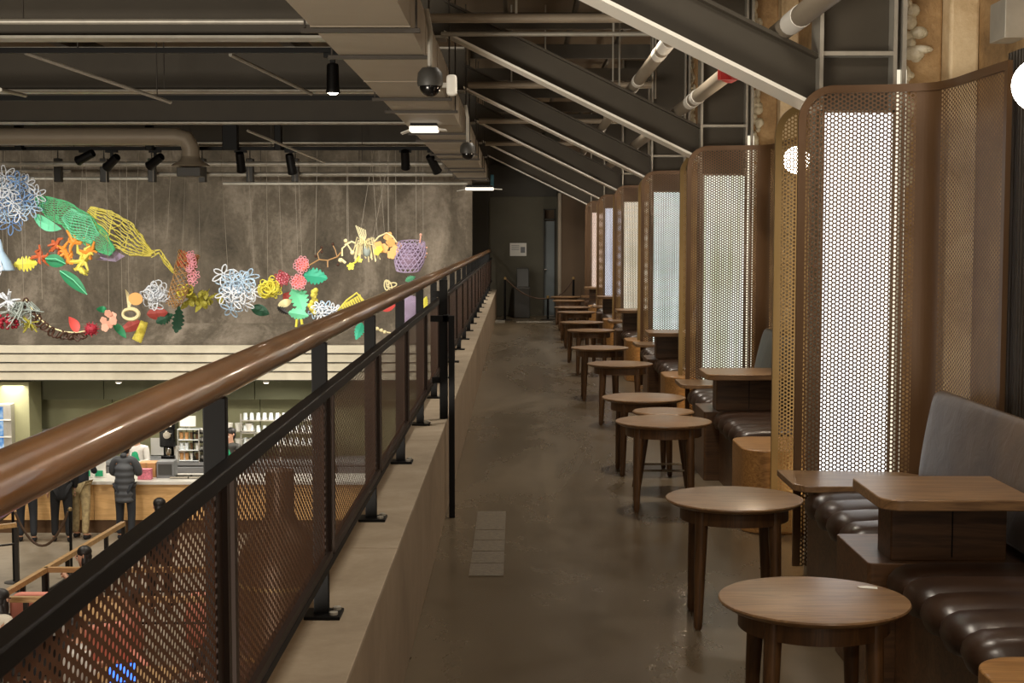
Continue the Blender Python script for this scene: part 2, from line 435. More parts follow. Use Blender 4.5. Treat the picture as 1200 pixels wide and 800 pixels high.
# ================================================================= PERFORATED SCREENS
def plan_len(path):
    L = [0]
    for a, b in zip(path, path[1:]): L.append(L[-1] + math.dist(a, b))
    return L
def smooth_path(pts, n=8):
    out = []
    P = [pts[0]] + pts + [pts[-1]]
    for i in range(1, len(P) - 2):
        for j in range(n):
            t = j / n; p0, p1, p2, p3 = P[i - 1], P[i], P[i + 1], P[i + 2]
            out.append(tuple(.5 * ((2 * p1[k]) + (-p0[k] + p2[k]) * t + (2 * p0[k] - 5 * p1[k] + 4 * p2[k] - p3[k]) * t * t + (-p0[k] + 3 * p1[k] - 3 * p2[k] + p3[k]) * t ** 3) for k in (0, 1)))
    out.append(pts[-1]); return out
def screen(name, label, plan, z0, zt, r, mats, solid_u=None, group=None, band=.032):
    plan = smooth_path(plan, 10); L = plan_len(plan)
    def pos(u):
        for i in range(len(L) - 1):
            if u <= L[i + 1] or i == len(L) - 2:
                t = (u - L[i]) / (L[i + 1] - L[i]); a, b = plan[i], plan[i + 1]
                d = Vector((b[0] - a[0], b[1] - a[1])).normalized()
                return (a[0] + (b[0] - a[0]) * t, a[1] + (b[1] - a[1]) * t), d
    us = sorted(set([r * (1 - math.cos(PI / 2 * i / 10)) for i in range(11)] + [x for x in L if x > r] + ([v for v in (solid_u or [])])))
    def top(u): return zt if u >= r else zt - r + math.sqrt(max(0, r * r - (r - u) ** 2))
    T = thing(name, label, 'screen', (plan[0][0], plan[0][1], 0), group)
    m = MB()
    for a, b in zip(us, us[1:]):
        (pa, _), (pb, _) = pos(a), pos(b)
        m.cur = 1 if solid_u and a >= solid_u[0] - 1e-6 and b <= solid_u[1] + 1e-6 else 0
        m.add([(pa[0], pa[1], z0), (pb[0], pb[1], z0), (pb[0], pb[1], top(b)), (pa[0], pa[1], top(a))], [(0, 1, 2, 3)],
              [[(a, z0), (b, z0), (b, top(b)), (a, top(a))]])
    m.build('perforated_sheet', [mats[0], mats[1]], T)
    # frame band all round
    out = [(0, z0), (0, zt - r)] + [(u, top(u)) for u in us if 0 < u < r] + [(u, zt) for u in us if u >= r] + [(L[-1], z0)]
    f = MB(); n = len(out); th = .011
    for i, (u, z) in enumerate(out):
        p, q = out[max(i - 1, 0)], out[min(i + 1, n - 1)]
        d = Vector((q[0] - p[0], q[1] - p[1])).normalized(); inn = Vector((d.y, -d.x))
        if i == n - 2: inn = Vector((-1, -1))
        if u < 1e-9 and z > zt - r - 1e-6: inn = Vector((1, 0))
        (px, py), dr = pos(u); nr = Vector((dr.y, -dr.x))
        vs = []
        for w_, s_ in ((-.004, -1), (-.004, 1), (band, 1), (band, -1)):
            (qx, qy), dr2 = pos(min(max(u + inn.x * w_, 0), L[-1])) if abs(inn.x) > .01 else ((px, py), dr)
            if u + inn.x * w_ < 0: qx, qy = px + dr.x * inn.x * w_, py + dr.y * inn.x * w_
            vs.append((qx + nr.x * th * s_, qy + nr.y * th * s_, z + inn.y * w_))
        f.v += vs
        if i:
            o = (i - 1) * 4
            for k in range(4):
                l = (k + 1) % 4; f.f.append([o + k, o + l, o + 4 + l, o + 4 + k]); f.mi.append(0); f.uv.append(None)
    f.f += [[3, 2, 1, 0], [len(f.v) - 4 + k for k in range(4)]]; f.mi += [0, 0]; f.uv += [None, None]
    f.build('edge_frame', mats[1], T)
    return T
sides = ['nearest the camera, with a tall white window showing through it', 'in the second bay, greenish window light behind it', 'in the third bay, pale cyan light behind it',
         'in the fourth bay, cream light behind it', 'in the fifth bay, bluish light behind it', 'in the sixth bay by the end wall, pinkish light behind']
for i, b in enumerate(BAY):
    sx = [(1.33, 6.80 + b), (1.55, 6.79 + b), (1.78, 6.74 + b), (1.92, 6.66 + b), (1.965, 6.50 + b), (1.972, 6.25 + b), (1.985, 5.83 + b)]
    screen('perforated_screen', 'curved bronze perforated screen ' + sides[i], sx, .03, 2.31, .16, ('bronze_perforated', 'bronze'), (.535, .665), 'bronze perforated screens along the banquettes')
    if i < 5:
        gx = [(1.365, 7.60 + b), (1.55, 7.61 + b), (1.75, 7.66 + b), (1.90, 7.78 + b), (1.95, 7.95 + b), (1.96, 8.55 + b)]
        screen('perforated_screen', 'brass perforated metal screen ' + ['behind the nearest bronze screen with a globe glowing through it', 'glowing behind the second bronze screen', 'glowing behind the third bronze screen', 'behind the fourth bronze screen', 'behind the fifth bronze screen'][i],
               gx, .03, 2.30, .16, ('brass_perforated', 'brass'), None, 'brass perforated screens')

# ================================================================= GLOBE LAMPS
for i, b in enumerate([0] + BAY[1:]):
    y = 4.6 + b; x = 1.66 if i == 0 else 1.75
    T = thing('globe_lamp', ['round white globe lamp on the cladding at the right edge, nearest of the globes', 'round white globe lamp seen through the brass screen', 'globe lamp in the third bay', 'globe lamp in the fourth bay', 'globe lamp in the fifth bay', 'globe lamp in the last bay'][i] , 'lamp', (x, y, 2.0), 'globe lamps on the banquette wall')
    MB().ball((x, y, 2.085), .085, n=24, m=16).build('globe', 'globe_glow', T, smooth=True)
    MB().tube([(x + .08, y, 2.085), (2.03 if i == 0 else 2.2, y, 2.085)], .012).build('arm', 'brass', T, smooth=True)
    xw = 2.03 if i == 0 else 2.2
    MB().lathe([(.05, -.012), (.05, 0)], xw - .006, y, 2.085, 20, 'X').build('wall_plate', 'brass', T)

# ================================================================= BANQUETTES
def cushion(name, parent, y0, y1, n):
    m = MB(); prof = []
    zt = .475; xf = 1.285; xb = 1.92
    prof = [(xb, .40, 0, 1), (xb, zt - .01, 0, 1), (xb - .1, zt, 0, 1), (1.6, zt, 0, 1), (1.45, zt, 0, 1), (xf + .07, zt - .006, -.2, 1), (xf + .035, zt - .02, -.6, .8), (xf + .012, zt - .045, -.9, .4), (xf + .005, .40, -1, 0), (xf + .02, .365, -.8, -.6), (xf + .06, .352, 0, -.3), (xb, .352, 0, 0)]
    K = n * 8; rows = []
    for j in range(K + 1):
        t = j / K; y = y0 + (y1 - y0) * t
        ph = (t * n) % 1.0; bul = abs(math.sin(PI * t * n)) ** .55
        e = min(t, 1 - t) * (y1 - y0); endf = min(1, math.sqrt(max(0, 1 - (1 - min(1, e / .07)) ** 2)))
        row = []
        for (x, z, nx, nz) in prof:
            amp = .028 * bul - .022
            zz = .352 + (z - .352) * (.55 + .45 * endf)
            xx = x + (1 - endf) * (.05 if nx < -.1 else 0)
            row.append((xx + nx * amp, y, zz + nz * amp))
        rows.append(row)
    w = len(prof)
    m.add([v for r in rows for v in r], [(j * w + k, j * w + (k + 1) % w, (j + 1) * w + (k + 1) % w, (j + 1) * w + k) for j in range(K) for k in range(w)] + [list(range(w))[::-1], list(range(K * w, K * w + w))])
    return m.build(name, 'leather', parent, smooth=True)
def rrect(x0, x1, y0, y1, r, corners='ab', n=6):
    # corners at the x0 side get radius r
    p = []
    p += [(x1, y0), (x1, y1)]
    p += arc(x0 + r, y1 - r, r, PI / 2, PI, n)
    p += arc(x0 + r, y0 + r, r, PI, 1.5 * PI, n)
    return p
def banquette(b, first):
    T = thing('banquette', '', 'banquette', (1.25, 6.0 + b, 0), 'leather banquettes along the right wall')
    if first: y0, yb = 3.92, 4.98
    else: y0, yb = 8.27 - 4.4, 9.40 - 4.4
    # timber base behind the seat fronts
    MB().box(1.34, 2.02, y0 + b, 6.36 + b, 0.0, .352).build('base', 'block_wood', T, bevel=.004)
    cushion('seat_cushion', T, y0 + .01 + b, yb + b, 5)
    cushion('seat_cushion', T, 5.50 + b, 6.42 + b, 4)
    # square-edged timber block between the cushions, carries the table
    MB().prism(rrect(1.24, 1.96, yb + .005 + b, 5.495 + b, .02), .0, .458).build('centre_block', 'block_wood', T, bevel=.004)
    # end ledge against the screen
    MB().prism([(1.24, 6.76 + b), (1.80, 6.70 + b), (1.90, 6.60 + b), (1.90, 6.30 + b), (1.33, 6.30 + b), (1.28, 6.31 + b), (1.24, 6.37 + b)][::-1], .472, .502).build('end_ledge', 'table_wood', T, bevel=.004)
    MB().box(1.36, 1.86, 6.40 + b, 6.62 + b, 0, .472).build('ledge_support', 'block_wood', T)
    # rounded timber drum seat end
    dm = MB().prism(rrect(1.235, 1.9, (3.15 if first else 3.28) + b, (3.87 if first else 3.85) + b, .13, n=10), .0, .455); dm.build('round_end_block', 'drum_wood', T, smooth=True, bevel=.006)
    # backrest: padded shell, leaning
    m = MB(); prof = [(1.80, .48), (1.775, .50), (1.775, .56), (1.80, .72), (1.83, .86), (1.845, .915), (1.87, .935), (1.90, .93), (1.925, .90), (1.93, .80), (1.93, .48)]
    yA, yB = 3.3 + b, 6.42 + b; N = 36; rows = []
    for j in range(N + 1):
        y = yA + (yB - yA) * j / N; e = min(y - yA, yB - y); ef = math.sqrt(max(0, 1 - (1 - min(1, e / .10)) ** 2))
        dr = (1 - ef)
        rows.append([(x + (.05 * dr if x < 1.87 else -.03 * dr) + .012 * math.sin((y * 2.1 + z * 3)) * ef * (1 if x < 1.86 else 0), y, z - (.06 * dr if z > .7 else 0)) for x, z in prof])
    w = len(prof)
    m.add([v for r in rows for v in r], [(j * w + k, j * w + (k + 1) % w, (j + 1) * w + (k + 1) % w, (j + 1) * w + k) for j in range(N) for k in range(w)] + [list(range(w))[::-1], list(range(N * w, N * w + w))])
    m.build('backrest', 'leather_grey', T, smooth=True, subsurf=1)
    return T
bq0 = banquette(0, True); bq0['label'] = 'brown channelled leather banquette nearest the camera with tall grey leather backrest'
bq1 = banquette(4.4, False)
ords = ['second', 'third', 'fourth', 'fifth', 'sixth']
for i, b in enumerate(BAY[1:]):
    lb = 'channelled brown leather banquette in the %s bay from the camera' % ords[i] + (', rounded timber end block' if i == 0 else '')
    if i == 0: bq1['label'] = lb
    else: dup(bq1, (1.25, 6.0 + b, 0), lb)
# rectangular fixed tables on the centre blocks
T = thing('rectangular_table', 'rectangular wooden table with rounded corners on the nearest banquette block', 'table', (1.24, 5.0, .458), 'rectangular tables between banquette seats')
MB().prism(rrect(1.235, 1.76, 4.78, 5.28, .075), .682, .72).build('tabletop', 'table_wood', T, smooth=True, bevel=.004)
MB().prism(rrect(1.33, 1.74, 5.03, 5.22, .01), .458, .682).build('pedestal', 'block_wood', T, bevel=.003)
MB().box(1.545, 1.549, 5.026, 5.032, .47, .675).build('panel_groove', 'black_steel', T)
T['label'] = 'rectangular wooden table with rounded corners on the nearest banquette, largest in the picture'
for i, b in enumerate(BAY[1:]):
    dup(T, (1.24, 5.0 + b + (-.42 + .47 if i == 0 else .05), .458), 'rectangular wooden table on the %s banquette from the camera' % ords[i])

# ================================================================= ROUND TABLES
RX = [(.895, 4.25), (.91, 5.93), (.875, 8.46), (.871, 9.74), (.899, 12.37), (.83, 14.20), (.885, 16.9), (.85, 18.55), (.885, 21.1), (.885, 22.6), (.915, 25.0), (.92, 26.6)]
T = thing('round_table', '', 'table', (RX[0][0], RX[0][1], 0), 'small round tables in front of the banquettes')
cx, cy = RX[0]
MB().lathe([(0, .492), (.235, .492), (.262, .497), (.281, .508), (.285, .514), (.283, .519), (.278, .520), (0, .520)], cx, cy, 0, 56).build('tabletop', 'table_wood', T, smooth=True)
m = MB(); m.lathe([(.205, .435), (.225, .435), (.225, .494), (.205, .494), (.205, .435)], cx, cy, 0, 48); m.build('apron', 'leg_wood', T, smooth=True)
for sx in (-1, 1):
    for sy in (-1, 1):
        a = (cx + sx * .148, cy + sy * .148)
        MB().tube([(a[0] + sx * .012, a[1] + sy * .012, 0), (a[0] + sx * .012, a[1] + sy * .012, .012), (a[0] + sx * .01, a[1] + sy * .01, .06), (a[0] + sx * .006, a[1] + sy * .006, .25), (a[0], a[1], .43), (a[0], a[1], .493)], [.012, .017, .0185, .0235, .027, .027], 14).build('leg', 'leg_wood', T, smooth=True)
wh = ['nearest the camera', 'second from the camera, left of the leather seat', 'third from the camera, paler top, a wooden stool right behind it', 'fourth from the camera', 'fifth from the camera with a bright top', 'sixth from the camera', 'seventh from the camera', 'eighth from the camera', 'ninth from the camera', 'tenth from the camera', 'second from the far end of the row', 'last and farthest of the row']
for i, (x, y) in enumerate(RX):
    lb = 'small round wooden table ' + wh[i]
    if i == 0: T['label'] = lb + ', a white scrap on its edge'
    else: dup(T, (x, y, 0), lb, rz=random.uniform(-.1, .1))
m = MB().prism([(1.065, 4.375), (1.115, 4.36), (1.12, 4.385), (1.09, 4.40), (1.06, 4.392)], .5202, .5215)
tag(m.build('paper_scrap', 'label_white'), 'small white paper scrap on the edge of the nearest round table', 'paper')
# wooden stool with chrome foot ring behind the third round table
T = thing('wooden_stool', 'wooden stool with slanted legs and chrome rungs between the third and fourth round tables', 'stool', (.93, 9.02, 0))
MB().lathe([(0, .485), (.17, .485), (.192, .495), (.195, .505), (.188, .512), (0, .512)], .93, 9.02, 0, 36).build('seat', 'table_wood', T, smooth=True)
lg = []
for sx in (-1, 1):
    for sy in (-1, 1):
        MB().tube([(.93 + sx * .17, 9.02 + sy * .15, 0), (.93 + sx * .10, 9.02 + sy * .09, .487)], [.013, .02], 10).build('leg', 'leg_wood', T, smooth=True)
for sy in (-1, 1): MB().tube([(.93 - .148, 9.02 + sy * .131, .15), (.93 + .148, 9.02 + sy * .131, .15)], .007, 8).build('rung', 'chrome', T, smooth=True)

# ================================================================= BALCONY RAILING
T = thing('balcony_railing', 'long black steel railing with bronze perforated panels and round wooden handrail on the concrete kerb', 'railing', (-.56, 2.6, .552))
hp = [(-.54, -1.5 + .8 * i, 1.345) for i in range(39)] + [(-.54, 29.25, 1.345)]
MB().tube(hp, .033, 24).build('handrail', 'rail_wood', T, smooth=True)
py = [2.56 + 1.365 * i - 1.365 * 2 for i in range(22)]
for i, y in enumerate(py):
    MB().box(-.562, -.520, y - .011, y + .011, .56, 1.315).build('post', 'black_steel', T, bevel=.002)
    fp = MB().box(-.585, -.485, y - .05, y + .05, .552, .562).build('foot_plate', 'black_steel', T, bevel=.002)
    if 2 < y < 12:
        MB().lathe([(.012, 0), (.012, .008), (0, .011)], -.505, y - .025, .562, 8).build('bolt', 'galvanised', fp)
        MB().lathe([(.012, 0), (.012, .008), (0, .011)], -.502, y + .03, .562, 8).build('bolt', 'galvanised', fp)
PX = -.505
for i, y in enumerate(py[:-1]):
    y0, y1 = y - .07, y + 1.235
    m = MB(); m.add([(PX, y0, .755), (PX, y1, .755), (PX, y1, 1.18), (PX, y0, 1.18)], [(0, 1, 2, 3)], [[(y0, .755), (y1, .755), (y1, 1.18), (y0, 1.18)]])
    p = m.build('perforated_panel', 'rail_perforated', T)
    m = MB(); m.box(PX - .012, PX + .012, y0 - .012, y0 + .012, .745, 1.18); m.box(PX - .012, PX + .012, y1 - .012, y1 + .012, .745, 1.18); m.box(PX - .012, PX + .012, y0 + .012, y1 - .012, .745, .765)
    m.box(PX - .002, PX + .003, y0 + .012, y0 + .06, .765, 1.18); m.box(PX - .002, PX + .003, y1 - .06, y1 - .012, .765, 1.18)
    m.build('panel_frame', 'rail_panel_frame', p)
MB().box(PX - .02, PX + .012, -1.5, 29.2, 1.178, 1.206).build('top_rail', 'black_steel', T, bevel=.003)
MB().box(PX - .015, PX + .014, -1.5, 29.2, .728, .745).build('bottom_rail', 'black_steel', T)
# separate braced frame standing against the kerb
T = thing('steel_support_frame', 'black steel frame of two tall posts bracing the railing, one standing on the floor', 'frame', (-.37, 8.15, 0))
MB().box(-.385, -.352, 8.13, 8.16, 0, 1.16).build('floor_post', 'black_steel', T, bevel=.002)
MB().box(-.445, -.398, 8.28, 8.31, .552, 1.36).build('kerb_post', 'black_steel', T, bevel=.002)
m = MB(); m.box(-.49, -.352, 8.16, 8.19, 1.125, 1.16); m.box(-.42, -.39, 8.16, 8.31, 1.125, 1.16); m.build('cross_arm', 'black_steel', T, bevel=.002)
for z in (.76, 1.26): MB().box(-.49, -.42, 8.29, 8.315, z, z + .035).build('tie_bar', 'black_steel', T, bevel=.002)
# floor grate
m = MB(); m.box(-.225, -.06, 6.70, 8.32, 0, .003)
for i in range(5): m.box(-.225, -.06, 6.70 + i * .27, 6.706 + i * .27, .003, .005)
tag(m.build('floor_plate', 'floor_strip'), 'pale textured metal strip set in the floor beside the kerb', 'floor plate')

# ================================================================= END OF THE CORRIDOR
T = thing('wall_sign', 'small white notice sheet with grey print on the end wall', 'sign', (.04, DY - .01, 1.25))
MB().box(-.13, .21, DY - .012, DY, 1.235, 1.50).build('sheet', 'label_white', T)
m = MB()
for q in range(4): m.box(-.10, .06, DY - .014, DY - .012, 1.45 - .03 * q, 1.458 - .03 * q)
m.box(.09, .18, DY - .014, DY - .012, 1.30, 1.42); m.build('print', 'grey_plastic', T)
def stanchion(x, y, z, h, label, group=None, base=True):
    T = thing('rope_stanchion', label, 'stanchion', (x, y, z), group)
    MB().tube([(x, y, z + .015), (x, y, z + h)], .022, 12).build('post', 'black_steel', T, smooth=True)
    MB().lathe([(.15, 0), (.15, .008), (.12, .016), (.02, .02)], x, y, z, 24).build('base', 'dark_metal', T, smooth=True)
    MB().lathe([(.02, h - .03), (.03, h - .02), (.03, h + .01), (.012, h + .03), (0, h + .032)], x, y, z, 14).build('cap', 'brass', T, smooth=True)
    return T
def rope(a, b, sag, label, r=.014, name='rope'):
    a, b = Vector(a), Vector(b)
    pts = [a.lerp(b, t / 14) - Vector((0, 0, sag * 4 * (t / 14) * (1 - t / 14))) for t in range(15)]
    return tag(MB().tube(pts, r, 8).build(name, 'rope', smooth=True), label, 'rope')
stanchion(-.22, 28.0, 0, .82, 'rope stanchion standing at the end of the walkway left of the notice', 'walkway end stanchions')
stanchion(1.12, 28.1, 0, .82, 'rope stanchion at the far end beside the last banquette', 'walkway end stanchions')
stanchion(.62, 28.1, 0, .45, 'short rope post low at the end of the walkway', 'walkway end stanchions')
rope((-.2, 28.0, .8), (.6, 28.1, .42), .12, 'rope drooping from the left stanchion to the short post')
rope((.64, 28.1, .42), (1.12, 28.1, .8), .1, 'rope rising to the right stanchion by the last banquette')
m = MB(); m.box(-.05, .28, 28.75, 29.1, 0, .62); m.prism([(28.75, .62), (29.1, .62), (29.1, 1.0), (28.95, 1.0)], 0.0, .26, 'X')
tag(m.build('dark_cabinet', 'charcoal', bevel=.02), 'dark cabinet with sloped top against the end wall under the notice', 'cabinet')
m = MB(); m.box(-.40, -.22, 27.2, 27.5, 0, .03); m.box(.0, .7, 27.3, 27.45, 0, .012)
tag(m.build('floor_threshold', 'galvanised'), 'pale metal strip on the floor at the walkway end', 'threshold')

# ================================================================= DUCT AND CEILING SERVICES
T = thing('air_duct', 'long rectangular grey air duct hanging above the railing', 'duct', (-.8, 12, 2.69))
k = MB()
y = 1.0
while y < 29.2:
    k.box(-1.06, -.55, y + .002, y + 1.296, 2.69, 2.96); k.box(-1.064, -.546, y + 1.285, y + 1.30, 2.686, 2.964); y += 1.3
k.build('duct_body', 'duct_metal', T)
for i in range(12):
    y = 7.55 + i * 1.85 - .75 * (i % 2)
    MB().box(-1.12, -.50, y - .02, y + .02, 2.665, 2.686).build('support_bar', 'duct_rod', T)
    m = MB(); m.tube([(-1.10, y, 2.68), (-1.10, y, CZ)], .006, 6); m.tube([(-.52, y, 2.68), (-.52, y, CZ)], .006, 6); m.build('hanger_rod', 'duct_rod', T)
MB().box(-.50, -.44, 28.0, 28.5, 2.60, 2.83).build('blue_end_tape', 'blue_tape', T)
def dome_cam(x, y, z, s, label):
    T = thing('dome_camera', label, 'security camera', (x, y, z), 'ceiling dome cameras')
    MB().lathe([(.0, .12), (.05, .12), (.075, .09), (.08, .03), (.075, .01)], x, y, z, 20).xf(Matrix.Translation((x, y, z)) @ Matrix.Scale(s, 4) @ Matrix.Translation((-x, -y, -z))).build('housing', 'charcoal', T, smooth=True)
    MB().ball((x, y, z + .01 * s), .065 * s, n=16, m=10).build('glass_dome', 'black_gloss', T, smooth=True)
    MB().tube([(x, y, z + .11 * s), (x, y, z + .34), (x - .02, y, z + .45)], .016 * s, 8).build('drop_pipe', 'galvanised', T, smooth=True)
c = at(504, 103, 8.4); dome_cam(c.x, 8.4, c.z, .95, 'black dome security camera hanging nearest on the duct side')
c = at(548, 181, 13.3); dome_cam(c.x, 13.3, c.z, .9, 'smaller dome security camera farther along the duct')
T = thing('motion_sensor', 'rounded white sensor box mounted beside the nearest dome camera', 'sensor', (-.44, 9.2, 2.5))
c = at(529, 101, 9.2)
MB().box(c.x - .03, c.x + .035, 9.15, 9.24, c.z - .06, c.z + .07).build('box', 'white_paint', T, bevel=.02, seg=3)
MB().box(c.x - .06, c.x - .03, 9.18, 9.21, c.z - .01, c.z + .02).build('bracket', 'galvanised', T)
for (px, py_, yy, lb) in ((497, 151, 13.8, 'white winged light unit under the duct, nearer one'), (562, 221, 27.0, 'white winged light unit at the far end of the duct')):
    c = at(px, py_, yy); s = yy / 13.8 * .9
    T = thing('duct_light_unit', lb, 'light unit', c, 'winged light units under the duct')
    MB().box(c.x - .15 * s, c.x + .15 * s, yy - .12, yy + .12, c.z - .03, c.z + .02).build('body', 'ac_glow', T, bevel=.01)
    m = MB(); m.prism([(c.x - .24 * s, c.z - .05), (c.x - .15 * s, c.z - .02), (c.x - .15 * s, c.z - .01), (c.x - .24 * s, c.z - .04)], yy - .1, yy + .1, 'Y'); m.prism([(c.x + .24 * s, c.z - .02), (c.x + .15 * s, c.z - .01), (c.x + .15 * s, c.z), (c.x + .24 * s, c.z - .01)], yy - .1, yy + .1, 'Y'); m.build('wing', 'white_paint', T)
    MB().box(c.x - .14 * s, c.x + .14 * s, yy - .1, yy + .1, c.z + .02, c.z + .06).build('bracket', 'black_steel', T)
# long labelled pipes above the rafters
def pipe_thing(name, label, pts, r, mat, bands=(), bandmat='label_white', cat='pipe'):
    T = thing(name, label, cat, pts[0])
    MB().tube(pts, r, 16).build('tube', mat, T, smooth=True)
    for (a, b) in bands: MB().tube([a, b], r + .003, 16).build('label_band', bandmat, T, smooth=True)
    return T
T = pipe_thing('water_pipe', 'thick grey pipe with white labels and red coupling passing behind the nearest rafter', [(1.285, 4.0, 2.60), (1.285, 22, 2.60)], .05, 'duct_metal',
    [((1.285, 6.55, 2.60), (1.285, 6.8, 2.60)), ((1.285, 10.2, 2.60), (1.285, 10.35, 2.60)), ((1.285, 10.5, 2.60), (1.285, 10.7, 2.60))])
m = MB(); m.tube([(1.285, 8.4, 2.60), (1.285, 8.75, 2.60)], .068, 14); m.box(1.20, 1.37, 8.52, 8.56, 2.53, 2.67); m.box(1.20, 1.37, 8.60, 8.64, 2.54, 2.66); m.lathe([(.02, 0), (.02, .12)], 1.22, 8.58, 2.58, 8); m.build('red_coupling', 'red_paint', T, smooth=True)
pipe_thing('sprinkler_pipe', 'grey pipe with two white bands rising above the second rafter', [(.925, 7.9, 2.79), (.925, 20, 2.79)], .045, 'duct_metal',
    [((.925, 8.75, 2.79), (.925, 9.1, 2.79)), ((.925, 9.25, 2.79), (.925, 9.45, 2.79)), ((.925, 10.9, 2.79), (.925, 11.05, 2.79))])
pipe_thing('cross_pipe', 'brown horizontal pipe crossing above the walkway near the top of the picture', [(-.62, 10.4, 3.17), (1.44, 10.4, 3.17)], .034, 'duct_metal')
pipe_thing('cross_pipe', 'thin grey rail crossing at the upper end of the second rafter', [(-.58, 11.2, 3.17), (1.1, 11.2, 3.17)], .018, 'galvanised')
pipe_thing('cross_pipe', 'horizontal pipe crossing behind the second rafter at camera level', [(-.5, 15.0, 3.18), (1.4, 15.0, 3.18)], .035, 'duct_metal')
pipe_thing('cross_pipe', 'horizontal pipe crossing at the third rafter', [(-.5, 19.2, 3.15), (1.4, 19.2, 3.15)], .035, 'duct_metal')
pipe_thing('cross_pipe', 'horizontal pipe crossing at the fourth rafter', [(-.5, 23.3, 3.12), (1.4, 23.3, 3.12)], .035, 'duct_metal')
T = thing('pipe_hangers', 'thin threaded rods hanging from the ceiling above the walkway', 'hanger rods', (0, 12, 3.2)); T['kind'] = 'structure'; del T['category']; 
for (x, y, z) in ((.0, 10.4, 3.2), (.62, 10.4, 3.2), (-.05, 15.0, 3.2), (.75, 11.2, 3.18), (1.2, 12.5, 2.8), (.925, 13, 2.83), (.3, 15, 3.2), (1.0, 15, 3.2)):
    MB().tube([(x, y, z), (x, y, CZ)], .009, 6).build('rod', 'galvanised', T)
# junction box and conduit on the right wall
T = thing('junction_box', 'grey steel junction box with conduit on the rough wall at top right', 'junction box', (2.14, 6.35, 2.5))
MB().box(2.10, 2.2, 6.25, 6.45, 2.46, 2.63).build('box', 'galvanised', T, bevel=.004)
MB().tube([(2.16, 6.34, 2.63), (2.16, 6.34, CZ)], .014, 10).build('conduit', 'galvanised', T, smooth=True)

# hall ceiling pipes, tracks and spotlights
def hline(name, label, py_, Y, x0, x1, r, mat, cat, sq=False):
    z = at(300, py_, Y).z
    m = MB()
    if sq: m.box(x0, x1, Y - r, Y + r, z - r, z + r)
    else: m.tube([(x0, Y, z), (x1, Y, z)], r, 10)
    T = thing(name, label, cat, ((x0 + x1) / 2, Y, z))
    m.build('rail' if sq else 'tube', mat, T, smooth=not sq)
    m = MB()
    x = x0 + .7
    while x < x1: m.tube([(x, Y, z), (x, Y, CZ)], .006, 6); x += 2.9
    m.build('hanger', 'duct_rod', T)
    return z
hline('ceiling_conduit', 'bright steel conduit, topmost line across the hall ceiling', 25, 10.6, -13, -1.07, .022, 'galvanised', 'pipe')
hline('lighting_track', 'black lighting track nearest in the hall ceiling, one lit spotlight on it', 59, 11.9, -13, -1.0, .022, 'black_steel', 'track', True)
hline('ceiling_conduit', 'thin steel conduit above the second black track', 106, 14.8, -13, -1.1, .018, 'galvanised', 'pipe')
hline('lighting_track', 'second black lighting track across the hall ceiling', 115, 14.5, -13, -1.1, .024, 'black_steel', 'track', True)
zt3 = hline('lighting_track', 'far black lighting track carrying the row of black spotlights', 174, 21.2, -13, -1.1, .026, 'black_steel', 'track', True)
hline('ceiling_conduit', 'bright steel pipe just above the spotlight track', 171, 21.6, -13, -1.1, .024, 'galvanised', 'pipe')
hline('ceiling_conduit', 'bright steel pipe behind the spotlights', 192, 23.4, -9.0, -1.2, .04, 'galvanised', 'pipe')
hline('ceiling_conduit', 'short bright pipe at left above the concrete wall', 200, 24.6, -11, -7.6, .035, 'galvanised', 'pipe')
hline('ceiling_conduit', 'bright steel pipe under the spotlight row', 204, 24.8, -6.3, -1.1, .038, 'galvanised', 'pipe')
hline('ceiling_conduit', 'thin pipe along the top of the concrete wall', 215, 26.5, -5.4, -.9, .03, 'galvanised', 'pipe')
hline('ceiling_conduit', 'thin pipe along the top left of the concrete wall', 209, 26.4, -13, -6.6, .03, 'galvanised', 'pipe')
# diagonal braces in the hall ceiling
for (a, b, Y, lb) in (((30, 62), (200, 120), 12.5, 'thin diagonal ceiling brace at far left'), ((270, 64), (365, 110), 12.5, 'thin diagonal ceiling brace right of centre in the hall'), ((290, 153), (380, 190), 19.0, 'short diagonal ceiling brace behind the spotlight track'), ((0, 105), (30, 112), 12.5, 'short ceiling brace at the left edge')):
    p, q = at(a[0], a[1], Y), at(b[0], b[1], Y + 1.5)
    tag(MB().tube([p, q], .018, 8).build('ceiling_brace', 'galvanised', smooth=True), lb, 'brace')
# round vent duct with flared end
z = at(100, 160, 20.6).z; e = at(223, 160, 20.6); zb = at(223, 193, 20.6).z
T = thing('round_vent_duct', 'round grey vent duct running from the left and turning down with a flared mouth', 'duct', (e.x, 20.6, z))
m = MB(); m.tube([(-13, 20.6, z), (e.x - .2, 20.6, z), (e.x - .06, 20.6, z - .04), (e.x, 20.6, z - .16), (e.x, 20.6, zb + .1)], .125, 20); m.build('duct_body', 'duct_metal', T, smooth=True)
m = MB().lathe([(.125, .12), (.15, .06), (.26, .0), (.27, -.02), (.12, -.03)], e.x, 20.6, zb, 24); m.build('flared_mouth', 'duct_metal', T, smooth=True)
MB().box(e.x - .17, e.x + .17, 20.45, 20.75, zb - .17, zb - .04).build('grille_box', 'charcoal', T, bevel=.01)
